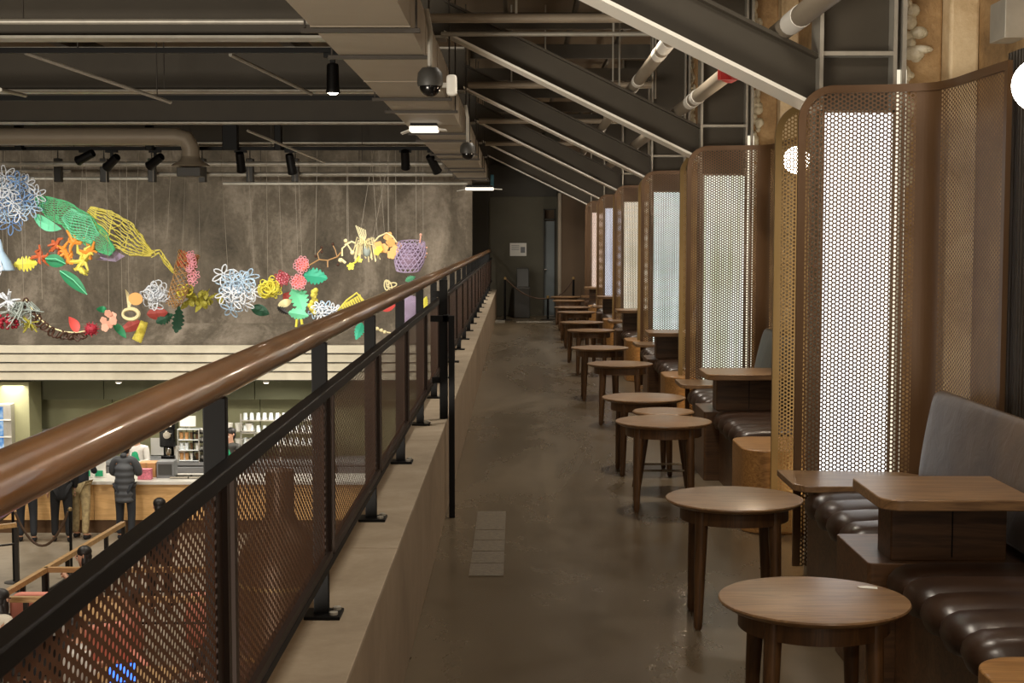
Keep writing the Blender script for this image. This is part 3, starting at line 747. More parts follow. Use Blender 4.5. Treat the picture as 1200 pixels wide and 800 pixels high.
# spotlights
SPL = []
def spotlight(px, py_, Y, aim, label, zt, lit=False, s=1.0):
    c = at(px, py_, Y)
    T = thing('track_spotlight', label, 'spotlight', c, 'track spotlights in the hall ceiling')
    d = Vector(aim).normalized()
    R = d.to_track_quat('Z', 'Y').to_matrix().to_4x4()
    m = MB().lathe([(.0, -.15), (.055, -.15), (.062, -.13), (.066, .10), (.075, .14), (.070, .15), (.060, .135), (0, .11)], 0, 0, 0, 18); m.xf(Matrix.Translation(c) @ R @ Matrix.Scale(s, 4)); m.build('can', 'black_steel', T, smooth=True)
    m = MB().lathe([(0, .168), (.03, .163), (.052, .15), (.058, .13)], 0, 0, 0, 16); m.xf(Matrix.Translation(c) @ R @ Matrix.Scale(s, 4)); m.build('lens', 'spot_glow' if lit else 'black_gloss', T)
    m = MB(); m.box(c.x - .02, c.x + .02, Y - .02, Y + .02, c.z + .05, zt); m.box(c.x - .09 * s, c.x + .09 * s, Y - .03, Y + .03, zt - .06, zt - .02); m.build('yoke', 'black_steel', T, bevel=.003)
    return c
spotlight(390, 92, 11.9, (0, 0, -1), 'lit black spotlight nearest the duct, pointing straight down', at(300, 59, 11.9).z, True, .8)
for (px, pyy, aim, lb) in ((100, 184, (-.8, .3, -.35), 'small black spotlight tilted left, first from the left of the far row'), (131, 190, (-.8, .6, -.6), 'black spotlight tilted left, second in the far row'), (182, 189, (-.8, .5, -.5), 'black spotlight tilted left, left of the flared vent'),
        (282, 190, (0, .5, -.9), 'black spotlight right of the flared vent, pointing down'), (341, 192, (.1, .4, -.9), 'black spotlight hanging in the middle of the far row'), (475, 187, (0, .6, -.8), 'black spotlight left of the duct in the far row'), (508, 192, (.3, .4, -.6), 'black spotlight half hidden beside the duct')):
    spotlight(px, pyy, 21.2, aim, lb, zt3)
for (px, w, h, lb) in ((22, .10, .42, 'black box driver at the left of the far track'), (175, .10, .42, 'black box driver above the tilted spotlights'), (270, .22, .5, 'wide black box driver right of the vent duct'), (326, .10, .65, 'tall black driver box in the middle of the far track')):
    c = at(px, 172, 21.0); tag(MB().box(c.x - w / 2, c.x + w / 2, 20.95, 21.1, c.z - .05, c.z + h - .05).box(c.x - .01, c.x + .01, 21.0, 21.02, c.z + h - .05, CZ).build('track_driver', 'black_steel', bevel=.01), lb, 'driver box')
for (px, lb) in ((200, 'first'), (366, 'second'), (530, 'third')): pass
for (px, lb) in ((68, 'leftmost'), (122, 'second from left'), (178, 'third from left'), (237, 'fourth from left'), (293, 'second from right'), (346, 'rightmost')):
    c = at(px, 205, 24.5); tag(MB().box(c.x - .06, c.x + .06, 24.45, 24.6, c.z - .12, c.z + .28).box(c.x - .01, c.x + .01, 24.5, 24.52, c.z + .28, CZ).build('pipe_clamp', 'charcoal', bevel=.01), lb + ' dark clamp box on the lower pipes over the concrete wall', 'clamp')
# ================================================================= HANGING ARTWORK (painted wire and sheet flowers)
for nm, c in dict(art_white='e8eef6', art_ice='b9d4ec', art_blue='7fa8e0', art_green='5cc888', art_mint='7be0b0', art_teal='3fb894', art_deepgreen='2c8a5c', art_darkgreen='2b5a42',
                  art_yellow='e6d860', art_lemon='f0e65a', art_olive='a7a03c', art_lilac='b8a6c4', art_orange='f09a3c', art_rust='c8643a', art_red='d8504a', art_coral='f07a6a', art_crimson='a8283a',
                  art_pink='f2b8a0', art_peach='f6b870', art_cream='efe2b0', art_brown='4a2e20', art_tan='b08858', art_grey='9aa49e', art_black='1d1a1a', art_faded='b85048', art_purple='8c7488', art_wire='8c8272', art_rose='f2a8b4').items():
    plain(nm, c, .6)
RA = random.Random(11)
def basis(seed_dir=None, tilt=.5):
    n = Vector((RA.uniform(-tilt, tilt), -1, RA.uniform(-tilt, tilt))).normalized()
    a = n.cross(Vector((0, 0, 1))).normalized(); b = a.cross(n).normalized()
    q = RA.uniform(0, PI); return a * math.cos(q) + b * math.sin(q), b * math.cos(q) - a * math.sin(q), n
def daisy(m, c, R, petals=6, r=.008, tilt=.6, w=.3):
    a, b, n = basis(tilt=tilt)
    for k in range(petals):
        t = 2 * PI * k / petals; d = a * math.cos(t) + b * math.sin(t); s = b * math.cos(t) - a * math.sin(t)
        pts = []
        for j in range(10):
            q = 2 * PI * j / 10; pts.append(c + d * R * (.55 - .45 * math.cos(q)) + s * R * w * math.sin(q) + n * R * .12 * math.cos(q))
        m.tube(pts, r, 4, closed=True)
def flowers(T, c, pts, R=.17, r=.0085, mats=('art_white', 'art_white', 'art_ice'), petals=6, w=.2, tilt=.7):
    for i, p in enumerate(pts):
        m = MB(); daisy(m, c + p, R * RA.uniform(.85, 1.1), petals, r, tilt, w); m.build('wire_flower', mats[i % len(mats)], T)
def ell_pts(n, rx, ry, rz, mind):
    out = []; tries = 0
    while len(out) < n and tries < 3000:
        tries += 1
        p = Vector((RA.uniform(-1, 1), RA.uniform(-1, 1), RA.uniform(-1, 1)))
        if p.length > 1: continue
        p = Vector((p.x * rx, p.y * ry, p.z * rz))
        if all((p - q).length > mind for q in out): out.append(p)
    return out
def blob_disc(m, c, R, th=.012, petals=0, depth=.2, tilt=.4, n=24, sq=1.0):
    a, b, nn = basis(tilt=tilt); top = []; bot = []
    for k in range(n):
        t = 2 * PI * k / n; rr = R * (1 - depth + depth * abs(math.cos(t * petals / 2))) if petals else R
        p = c + a * rr * math.cos(t) + b * rr * sq * math.sin(t); top.append(p - nn * 0); bot.append(p + nn * th)
    m.add(top + bot, [list(range(n)), list(range(n, 2 * n))[::-1]] + [(k, n + k, n + (k + 1) % n, (k + 1) % n) for k in range(n)])
def ring(m, c, rx, rz, r, tilt=.3, n=16):
    a, b, nn = basis(tilt=tilt); m.tube([c + a * rx * math.cos(2 * PI * k / n) + b * rz * math.sin(2 * PI * k / n) for k in range(n)], r, 5, closed=True)
def leaf(m, base, tip, w, bend=.1, notches=0, th=.012, side=None, sn=10):
    base = Vector(base); tip = Vector(tip); d = tip - base; L = d.length; d.normalize()
    s = side or d.cross(Vector((0, 1, 0))); s = Vector(s).normalized(); n = s.cross(d).normalized()
    rows = []
    for i in range(sn * 2 + 1):
        t = i / (sn * 2); ww = w * math.sin(PI * t ** .8) ** .8 if 0 < t < 1 else .002
        if notches and (i % 3 == 2): ww *= (1 - notches)
        c = base + d * L * t + n * bend * math.sin(PI * t)
        rows.append([c - s * ww + n * ww * .35, c, c + s * ww + n * ww * .35])
    vs = [p for r in rows for p in r]; k = len(vs); vs += [p - n * th for p in vs]; fs = []
    for i in range(sn * 2):
        for j in range(2):
            q = i * 3 + j; fs.append((q, q + 1, q + 4, q + 3)); fs.append((k + q, k + q + 3, k + q + 4, k + q + 1))
        fs.append((i * 3, i * 3 + 3, k + i * 3 + 3, k + i * 3)); fs.append((i * 3 + 2, k + i * 3 + 2, k + i * 3 + 5, i * 3 + 5))
    m.add(vs, fs)
def contour_body(m, path, widths, lines, r=.007, twist=.8, wob=.06):
    """bundle of wires flowing along a path, spread over a rounded tube of changing width"""
    path = [Vector(p) for p in path]
    P = []
    for i in range(len(path) - 1):
        for j in range(6): P.append((path[i].lerp(path[i + 1], j / 6), widths[i] + (widths[i + 1] - widths[i]) * j / 6))
    P.append((path[-1], widths[-1]))
    for k in range(lines):
        pts = []
        for i, (p, w) in enumerate(P):
            t = (P[min(i + 1, len(P) - 1)][0] - P[max(i - 1, 0)][0]).normalized(); s = t.cross(Vector((0, 1, 0))).normalized()
            a = 2 * PI * k / lines + twist * i / 4
            pts.append(p + s * w * math.cos(a) + Vector((0, 1, 0)) * w * .6 * math.sin(a) + s * wob * w * math.sin(i * 1.3 + k))
        m.tube(pts, r, 4)
    for i in range(3, len(P) - 1, 6):
        p, w = P[i]; t = (P[i + 1][0] - P[i - 1][0]).normalized(); s = t.cross(Vector((0, 1, 0))).normalized()
        m.tube([p + s * w * math.cos(2 * PI * k / 12) + Vector((0, 1, 0)) * w * .6 * math.sin(2 * PI * k / 12) + t * w * .3 * math.sin(4 * PI * k / 12) for k in range(12)], r * .9, 4, closed=True)
def art(name, label, cat, loc, wires=((0, 0),), group=None):
    T = thing(name, label, cat, loc, group)
    for dx, dx2 in wires:
        MB().tube([Vector(loc) + Vector((dx, 0, .02)), Vector((loc[0] + dx + dx2, loc[1], 3.0))], .0035, 4).build('suspension_wire', 'art_wire', T)
    return T
G = 'hanging artwork of painted flowers and leaves'
PXM = 1680.0
def U(Y, px): return px * Y / PXM     # pixels of the photograph to metres at that depth
# --- upper garland
Y = 21.8; c = at(10, 233, Y)
T = art('hanging_flower_cluster', 'big cluster of white and pale blue wire flowers at the left edge, upper garland', 'hanging artwork', c, ((-.3, 0), (.2, 0)), G)
flowers(T, c, ell_pts(34, U(Y, 36), .30, U(Y, 30), .15), .17, .0085, ('art_white', 'art_ice', 'art_white', 'art_blue'))
Y = 21.9; c = at(85, 262, Y)
T = art('hanging_wire_leaf', 'long green wire lattice leaf twisting down from the big white flowers', 'hanging artwork', c, ((-.4, 0), (.1, .1)), G)
m = MB(); contour_body(m, [at(42, 232, Y), at(60, 243, Y), at(80, 252, Y), at(100, 268, Y), at(118, 284, Y), at(132, 296, Y)], [.05, .16, .18, .20, .16, .06], 30, .006, .3); m.build('wires', 'art_green', T)
m = MB(); contour_body(m, [at(78, 250, Y - .1), at(95, 266, Y - .1), at(112, 280, Y - .1)], [.1, .20, .10], 22, .006, .7); m.build('mint_wires', 'art_mint', T)
m = MB(); leaf(m, at(40, 256, Y), at(72, 268, Y), .12, .08, side=(0.25, 0, -1)); m.build('crescent', 'art_mint', T, smooth=True)
Y = 22.0; c = at(150, 280, Y)
T = art('hanging_wire_leaf', 'yellow contoured wire leaf narrowing to a curled tail', 'hanging artwork', c, ((.1, .1), (.6, .1)), G)
m = MB(); contour_body(m, [at(104, 246, Y), at(122, 258, Y), at(142, 274, Y), at(160, 288, Y), at(178, 298, Y)], [.06, .17, .23, .17, .03], 17, .010, .12)
contour_body(m, [at(176, 298, Y), at(187, 294, Y), at(194, 306, Y), at(203, 318, Y), at(208, 320, Y)], [.05, .03, .03, .02, .05], 4, .010, .5); m.build('wires', 'art_yellow', T)
Y = 22.1; c = at(130, 300, Y)
T = art('hanging_wire_leaf', 'small lilac wire fan under the green and yellow leaves', 'hanging artwork', c, (), G)
m = MB()
for k in range(14):
    t = k / 13; m.tube([at(146, 300, Y), at(128 + 8 * t, 290 + 16 * t, Y - .1), at(112 + 6 * math.sin(t * 3), 296 + 8 * t, Y)], .006, 4)
m.build('wires', 'art_lilac', T)
Y = 21.5; c = at(4, 310, Y)
T = art('hanging_bell', 'pale blue bell shape with rings cut by the left edge', 'hanging artwork', c, ((0, 0),), G)
m = MB(); m.lathe([(.02, .38), (.06, .2), (.16, .05), (.21, -.08), (.2, -.09), (.15, .03), (.05, .18), (.01, .36)], c.x - .05, c.y, c.z, 20); m.build('bell', 'art_ice', T, smooth=True)
m = MB(); [ring(m, c + Vector((-.05, -.2, -.05)), .05 + .035 * k, .03 + .02 * k, .006) for k in range(4)]; m.build('rings', 'art_white', T)
Y = 21.8; c = at(30, 309, Y)
T = art('hanging_leaf', 'yellow ruffled leaf beside the pale blue bell', 'hanging artwork', c, ((0, 0),), G)
m = MB(); leaf(m, at(16, 310, Y), at(44, 308, Y), .12, .05, .45); m.build('leaf', 'art_lemon', T)
Y = 21.8; c = at(80, 300, Y)
T = art('hanging_coral', 'orange and yellow coral branches under the green wire leaf', 'hanging artwork', c, ((-.2, 0), (.3, 0)), G)
for mt, ctr in (('art_rust', ((47, 301), (66, 288))), ('art_orange', ((76, 292), (86, 284), (104, 296), (80, 302))), ('art_yellow', ((94, 306), (100, 300), (92, 312)))):
    m = MB()
    for (x, y) in ctr:
        o = at(x, y, Y)
        for k in range(7):
            t = o + Vector((RA.uniform(-.16, .16), RA.uniform(-.1, .1), RA.uniform(-.16, .19))); mid = o.lerp(t, .5) + Vector((RA.uniform(-.05, .05), 0, RA.uniform(-.05, .05)))
            m.tube([o, mid, t], [.03, .03, .014], 6)
    m.build('branches', mt, T, smooth=True)
for i, (a, b_, w) in enumerate((((53, 303), (77, 309), .10), ((70, 317), (102, 345), .09), ((92, 325), (101, 343), .05))):
    if i == 2: continue
    Y = 21.7; c = at(*a, Y); T = art('hanging_leaf', ['broad green leaf beside the orange coral', 'long pointed green leaf hanging lowest under the coral'][i], 'hanging artwork', c, (), G)
    m = MB(); leaf(m, at(*a, Y), at(*b_, Y), w, .04); m.build('leaf', 'art_deepgreen', T, smooth=True)
    m = MB(); m.tube([at(*a, Y - .05), at((a[0] + b_[0]) / 2, (a[1] + b_[1]) / 2 - 3, Y - .06), at(*b_, Y - .05)], .008, 5); m.build('vein', 'art_mint', T)
# --- tube of red lattice
Y = 21.9; c = at(213, 320, Y)
T = art('hanging_lattice_column', 'tilted tan and red lattice column with pink petal loops', 'hanging artwork', c, ((0, .1),), G)
m = MB(); contour_body(m, [at(222, 296, Y), at(218, 310, Y), at(213, 330, Y), at(206, 348, Y), at(199, 358, Y)], [.16, .16, .14, .13, .09], 9, .0085, 1.5); m.build('lattice', 'art_tan', T)
m = MB()
for k in range(9): daisy(m, at(226 + RA.uniform(-5, 4), 298 + k * 4, Y - .1), .07, 5, .007)
m.build('petal_loops', 'art_rose', T)
m = MB(); contour_body(m, [at(222, 296, Y), at(217, 314, Y)], [.14, .13], 14, .009, 1.5); m.build('red_top', 'art_rust', T)
# --- lower garland from the left
Y = 21.6; c = at(10, 352, Y)
T = art('hanging_flower', 'white spiky paper flower at the left of the lower garland', 'hanging artwork', c, ((0, 0),), G)
m = MB()
for k in range(22):
    a, b, n = basis(tilt=1); d = (a + n * .2) * (1 if k % 2 else -1); m.tube([c, c + d * .17], [.02, .01], 5)
m.build('spikes', 'art_white', T)
c = at(28, 365, Y)
T = art('hanging_foliage', 'grey green feathery foliage beside the white spiky flower', 'hanging artwork', c, ((0, 0),), G)
m = MB()
for k in range(46):
    o = c + Vector((RA.uniform(-.1, .1), RA.uniform(-.1, .1), .15)); m.tube([o, o + Vector((RA.uniform(-.18, .18), 0, -.12)), o + Vector((RA.uniform(-.3, .3), RA.uniform(-.1, .1), RA.uniform(-.4, -.05)))], .009, 4)
m.build('fronds', 'art_grey', T)
c = at(35, 378, Y); m = MB()
for k in range(18): m.tube([c, c + Vector((RA.uniform(-.15, .15), RA.uniform(-.1, .1), RA.uniform(-.16, .1)))], .012, 4)
T = art('hanging_flower', 'yellow green spiky bloom under the grey foliage', 'hanging artwork', c, (), G); m.build('spikes', 'art_olive', T)
c = at(6, 378, Y); T = art('hanging_berries', 'dark red berry cluster at the left edge of the lower garland', 'hanging artwork', c, (), G)
m = MB(); [m.ball(c + p, .028, n=8, m=6) for p in ell_pts(34, .2, .1, .13, .05)]; m.build('berries', 'art_crimson', T, smooth=True)
pts = [at(x, y, Y) for x, y in ((30, 352), (38, 365), (48, 377), (60, 386), (75, 391), (90, 392), (100, 390))]
T = art('hanging_vine', 'dark brown chain link vine sagging along the lower garland', 'hanging artwork', pts[0], ((.25, 0),), G)
m = MB(); m.tube([p + Vector((0, 0, .03)) for p in pts], .011, 6); m.build('cream_stem', 'art_cream', T, smooth=True)
m = MB()
for i in range(len(pts) - 1):
    for t in (.0, .33, .66): ring(m, pts[i].lerp(pts[i + 1], t) - Vector((0, 0, .03)), .075, .04, .014, .5, 10)
m.build('links', 'art_brown', T)
c = at(86, 381, Y); T = art('hanging_petal', 'single coral red oval petal above the brown vine', 'hanging artwork', c, (), G)
m = MB(); leaf(m, at(91, 389, Y), at(81, 371, Y), .075, .03); m.build('petal', 'art_red', T, smooth=True)
c = at(107, 386, Y); T = art('hanging_flower', 'dark crimson spiky ball flower at the end of the vine', 'hanging artwork', c, (), G)
m = MB(); m.ball(c, .09, n=12, m=8)
for p in ell_pts(40, .13, .1, .12, .03): m.tube([c, c + p.normalized() * .125], [.012, .006], 4)
m.build('ball', 'art_crimson', T)
c = at(128, 374, Y); T = art('hanging_flower', 'pale pink blossom cluster right of the crimson ball', 'hanging artwork', c, ((0, 0), (.2, 0)), G)
m = MB(); [(blob_disc(q := MB(), c + Vector((x, -.02 * k, z)), .065, petals=5), q.build('blossom', 'art_pink', T)) for k, (x, z) in enumerate(((-.08, -.02), (.06, .05), (0, .09), (.03, -.07), (-.04, -.12), (.09, -.02)))]
c = at(119, 362, Y); T = art('hanging_leaf', 'little teal leaf above the pink blossoms', 'hanging artwork', c, (), G)
m = MB(); leaf(m, at(113, 362, Y), at(125, 364, Y), .05); m.build('leaf', 'art_deepgreen', T, smooth=True)
m = MB(); leaf(m, at(133, 379, Y), at(148, 396, Y), .06, .03); T = art('hanging_leaf', 'green leaf with pale stem below the pink blossoms', 'hanging artwork', at(133, 379, Y), (), G); m.build('leaf', 'art_deepgreen', T, smooth=True)
c = at(159, 350, Y); T = art('hanging_disc', 'peach orange egg shaped disc in the lower garland', 'hanging artwork', c, ((-.1, 0),), G)
m = MB(); blob_disc(m, c, .095, sq=1.12); m.build('disc', 'art_peach', T)
c = at(149, 352, Y); m = MB(); leaf(m, at(151, 362, Y), at(147, 339, Y), .035); T = art('hanging_petal', 'narrow cream petal left of the peach disc', 'hanging artwork', c, (), G); m.build('petal', 'art_cream', T, smooth=True)
c = at(153, 368, Y); m = MB(); a, b, n = basis(tilt=.2); m.tube([c + Vector((.12 * math.cos(2 * PI * k / 20), 0, .08 * math.sin(2 * PI * k / 20))) for k in range(20)], [.02 + .012 * abs(math.cos(PI * k / 20)) for k in range(20)], 6, closed=True)
T = art('hanging_ring', 'cream oval ring below the peach disc', 'hanging artwork', c, (), G); m.build('ring', 'art_cream', T, smooth=True)
Y = 21.8; c = at(182, 347, Y); T = art('hanging_wire_flower', 'white scribbled wire blossom left of the tan lattice column', 'hanging artwork', c, ((0, 0),), G)
m = MB()
for p in ell_pts(34, .16, .12, .19, .03): ring(m, c + p, RA.uniform(.04, .09), RA.uniform(.06, .12), .009, 1, 12)
m.build('wires', 'art_white', T)
Y = 22.2; c = at(235, 347, Y); T = art('hanging_foliage', 'olive green leafy bunch between the lattice column and the pale blue flowers', 'hanging artwork', c, ((0, 0),), G)
m = MB()
for p in ell_pts(26, .26, .15, .17, .07): leaf(m, c + p, c + p + Vector((RA.uniform(-.12, .12), 0, RA.uniform(-.16, .06))), .045, .02, sn=3)
m.build('leaves', 'art_olive', T)
m = MB(); [ring(m, at(216 + RA.uniform(-6, 6), 342 + RA.uniform(-6, 6), Y - .2), .05, .06, .012, .7, 12) for _ in range(7)]; m.build('yellow_loops', 'art_lemon', T)
m = MB(); leaf(m, at(236, 346, Y - .1), at(229, 366, Y - .1), .06); leaf(m, at(228, 350, Y - .1), at(216, 356, Y - .1), .05); m.build('hanging_leaves', 'art_olive', T)
Y = 22.6
for (a, b_, w, mt, lb) in (((165, 377), (140, 388), .09, 'art_faded', 'dull red leaf low in the garland under the cream ring'), ((172, 368), (197, 366), .10, 'art_faded', 'dull red leaf below the white scribbled blossom'),
        ((183, 378), (203, 368), .09, 'art_darkgreen', 'dark green fern under the dull red leaf'), ((206, 390), (210, 358), .10, 'art_darkgreen', 'dark green upright fern under the lattice column'), ((294, 360), (316, 368), .09, 'art_darkgreen', 'dark green leaf under the pale blue flower cluster'), ((341, 352), (332, 344), .10, 'art_faded', 'dull red leaf between the yellow scribble and the tall green leaves')):
    T = art('hanging_leaf', lb, 'hanging artwork', at(*a, Y), (), G); m = MB(); leaf(m, at(*a, Y), at(*b_, Y), w, .04, .35 if 'fern' in lb else 0); m.build('leaf', mt, T)
Y = 21.9; c = at(165, 388, Y); T = art('hanging_pod', 'yellow speckled seed pod hanging over the cream fascia', 'hanging artwork', c, (), G)
m = MB(); contour_body(m, [at(169, 377, Y), at(165, 388, Y), at(160, 399, Y)], [.05, .06, .07], 14, .012, 2.5); m.build('pod', 'art_yellow', T)
# --- centre
Y = 21.6; c = at(280, 340, Y); T = art('hanging_flower_cluster', 'pale blue wire flower cluster in the middle of the lower garland', 'hanging artwork', c, ((-.15, -.1), (.25, -.1)), G)
flowers(T, c, ell_pts(15, U(Y, 18), .15, U(Y, 19), .15) + [at(271, 361, Y) - c, at(262, 322, Y) - c], .17, .0105, ('art_white', 'art_ice'))
c = at(314, 337, Y); T = art('hanging_wire_flower', 'yellow scribbled wire ball right of the pale blue flowers', 'hanging artwork', c, ((0, 0),), G)
m = MB()
for k in range(24):
    p = Vector((RA.uniform(-.08, .1), RA.uniform(-.1, .1), RA.uniform(-.06, .06))); ring(m, c + p, RA.uniform(.06, .16), RA.uniform(.05, .11), .009, .7, 14)
m.build('wires', 'art_lemon', T)
for (x, y, r, mt, lb) in ((354, 310, .12, 'art_coral', 'coral red lace flower, upper one of the three'), (331, 326, .11, 'art_rose', 'pink lace flower, left one of the three lace flowers'), (350, 330, .12, 'art_coral', 'coral red lace flower, lower one above the tall green leaf')):
    c = at(x, y, Y); T = art('hanging_lace_flower', lb, 'hanging artwork', c, ((0, -.05),), G)
    m = MB(); blob_disc(m, c, r * .92, petals=8, depth=.12); m.build('disc', mt if mt != 'art_rose' else 'art_rose', T)
    m = MB(); [ring(m, c + Vector((p.x, -.04, p.z)), .022, .022, .006, .2, 8) for p in ell_pts(22, r, .001, r, .04)]; m.build('lace_rings', 'art_rose' if mt != 'art_rose' else 'art_crimson', T)
T = art('hanging_leaf', 'teal notched leaf pointing right beside the coral lace flowers', 'hanging artwork', at(357, 325, Y), (), G)
m = MB(); leaf(m, at(356, 322, Y), at(384, 326, Y), .13, .05, .3); m.build('leaf', 'art_teal', T)
T = art('hanging_leaf', 'tall bright green split leaf below the coral lace flowers', 'hanging artwork', at(350, 360, Y), (), G)
m = MB(); leaf(m, at(344, 336, Y), at(356, 366, Y), .15, .06, .35); leaf(m, at(338, 366, Y - .05), at(362, 370, Y - .05), .09, .04, .3); m.build('leaf', 'art_mint', T)
m = MB(); m.tube([at(348, 374, Y), at(347, 383, Y)], .02, 5); m.tube([at(353, 374, Y), at(354, 380, Y)], .02, 5); m.build('yellow_tips', 'art_lemon', T)
c = at(333, 360, Y); T = art('hanging_petal', 'black and cream striped petal left of the bright green leaf', 'hanging artwork', c, (), G)
m = MB(); leaf(m, at(326, 358, Y), at(342, 352, Y), .06); m.build('cream_petal', 'art_cream', T, smooth=True)
m = MB(); leaf(m, at(325, 360, Y - .03), at(338, 368, Y - .03), .05, .02, .5); m.build('black_petal', 'art_black', T)
c = at(366, 352, Y); T = art('hanging_stalk', 'yellow knobbly stalk right of the bright green leaf', 'hanging artwork', c, (), G)
m = MB(); [m.ball(at(366 + RA.uniform(-4, 4), y, Y + RA.uniform(-.05, .05)), .04, n=8, m=6) for y in range(340, 368, 2)]; m.build('stalk', 'art_yellow', T, smooth=True)
c = at(382, 364, Y); T = art('hanging_flower_cluster', 'small blue and white wire flowers just above the handrail', 'hanging artwork', c, (), G)
flowers(T, c, ell_pts(9, .24, .1, .10, .12), .13, .0095, ('art_white', 'art_ice'))
c = at(413, 354, Y); T = art('hanging_fern', 'yellow green comb shaped fern above the handrail', 'hanging artwork', c, (), G)
m = MB(); m.tube([at(396, 364, Y), at(406, 352, Y), at(418, 343, Y), at(426, 352, Y)], .015, 5)
for k in range(9): m.tube([at(400 + 2.6 * k, 358 - 1.6 * k, Y), at(405 + 2.6 * k, 366 - 1.2 * k, Y)], [.02, .008], 5)
m.build('frond', 'art_yellow', T)
# --- right hand upper spray
Y = 21.4; c = at(385, 300, Y)
T = art('hanging_twig', 'thin brown twig with buds linking the coral flowers to the cream sprays', 'hanging artwork', c, ((-.2, .05),), G)
m = MB(); mp = [at(x, y, Y) for x, y in ((362, 311), (374, 304), (384, 305), (395, 301), (401, 294))]; m.tube(mp, .010, 5)
m.tube([at(374, 304, Y), at(372, 297, Y), at(377, 291, Y)], .008, 4); m.tube([at(395, 301, Y), at(393, 293, Y), at(390, 287, Y)], .008, 4); m.tube([at(384, 305, Y), at(384, 313, Y)], .012, 4); m.build('twig', 'art_tan', T)
m = MB(); [m.ball(at(x, y, Y), .022, n=8, m=6) for x, y in ((377, 290), (390, 286), (370, 300), (398, 306), (396, 310), (377, 295))]; m.build('buds', 'art_brown', T, smooth=True)
c = at(407, 291, Y); T = art('hanging_twig', 'cream curling twig with buds left of the white plume', 'hanging artwork', c, ((0, 0),), G)
m = MB(); m.tube([at(401, 300, Y), at(401, 291, Y), at(407, 286, Y), at(412, 294, Y)], .014, 5); m.tube([at(404, 287, Y), at(412, 283, Y), at(417, 285, Y)], .014, 5); m.tube([at(399, 303, Y), at(405, 308, Y)], .02, 5)
m.ball(at(413, 296, Y), .035); m.ball(at(399, 305, Y), .035); m.ball(at(405, 282, Y), .03); m.build('twig', 'art_cream', T, smooth=True)
c = at(412, 311, Y); T = art('hanging_flower', 'small yellow blossoms below the white plume', 'hanging artwork', c, (), G)
m = MB(); m.tube([at(411, 310, Y), at(417, 307, Y), at(421, 300, Y)], .014, 5); blob_disc(m, at(411, 312, Y), .06, petals=5, depth=.4); blob_disc(m, at(422, 305, Y), .04, petals=5, depth=.4); m.build('blossom', 'art_lemon', T)
c = at(428, 288, Y); T = art('hanging_plume', 'white feathery plume in the upper right of the artwork', 'hanging artwork', c, ((-.25, .0), (.1, .3), (.3, -.1), (-.1, .25)), G)
m = MB()
for k in range(34):
    a0 = at(427, 284, Y); s = RA.uniform(-1, 1); m.tube([a0, a0 + Vector((s * .16, RA.uniform(-.1, .1), RA.uniform(-.05, .08))), a0 + Vector((s * .25, 0, -RA.uniform(.12, .3)))], .008, 4)
for k in range(6): m.tube([at(426, 286, Y), at(421 + 1.6 * k, 276, Y), at(417 + 2.2 * k, 264 + k, Y)], .008, 4)
m.build('feathers', 'art_cream', T)
m = MB(); m.ball(at(430, 294, Y), .06, .05, .09); m.build('core', 'art_grey', T, smooth=True)
c = at(455, 290, Y); T = art('hanging_flower', 'orange blossoms on a curved cream stem beside the purple basket', 'hanging artwork', c, ((-.15, -.1), (0, 0)), G)
[(blob_disc(q := MB(), at(x, y, Y + RA.uniform(-.1, .1)), .075, petals=5, depth=.25), q.build('blossom', 'art_peach', T)) for x, y in ((444, 288), (450, 291), (459, 298), (463, 293), (467, 289), (455, 277), (458, 284))]
[(blob_disc(q := MB(), at(x, y, Y - .12), .055, petals=5, depth=.25), q.build('blossom', 'art_lemon', T)) for x, y in ((442, 295), (445, 292))]
m = MB(); m.tube([at(437, 285, Y), at(444, 277, Y), at(453, 273, Y), at(460, 277, Y), at(465, 284, Y)], .012, 5); m.build('stem', 'art_cream', T, smooth=True)
c = at(480, 300, Y); T = art('hanging_basket', 'purple grey lattice basket at the right end of the artwork', 'hanging artwork', c, ((.1, 0), (-.2, 0)), G)
m = MB()
def bk(t, a):
    w = .10 + .13 * math.sin(PI * (.25 + .55 * t)); z = c.z + .21 - .42 * t; q = 2 * PI * a; return Vector((c.x - .02 + w * math.cos(q) + .05 * (1 - t), c.y + w * .8 * math.sin(q), z + .03 * math.sin(q)))
for k in range(16):
    m.tube([bk(t / 8, k / 16 + t * .03) for t in range(9)], .0085, 4); m.tube([bk(t / 8, k / 16 - t * .03) for t in range(9)], .0085, 4)
for t in range(9): m.tube([bk(t / 8, a / 14) for a in range(14)], .0075, 4, closed=True)
m.build('lattice', 'art_lilac', T)
m = MB(); m.lathe([(.10, .18), (.17, .05), (.19, -.08), (.15, -.18), (0, -.2)], c.x, c.y, c.z, 18); m.build('lining', 'art_purple', T, smooth=True)
T = art('hanging_twig', 'little pale twig with buds right of the purple basket', 'hanging artwork', at(496, 290, Y), ((-.0, 0),), G)
m = MB(); m.tube([at(493, 276, Y), at(492, 284, Y), at(496, 290, Y), at(498, 300, Y)], .012, 5); m.tube([at(496, 290, Y), at(501, 290, Y)], .010, 5); m.tube([at(498, 296, Y), at(501, 297, Y)], .01, 5); m.ball(at(493, 275, Y), .022); m.ball(at(498, 301, Y), .022); m.build('twig', 'art_pink', T, smooth=True)
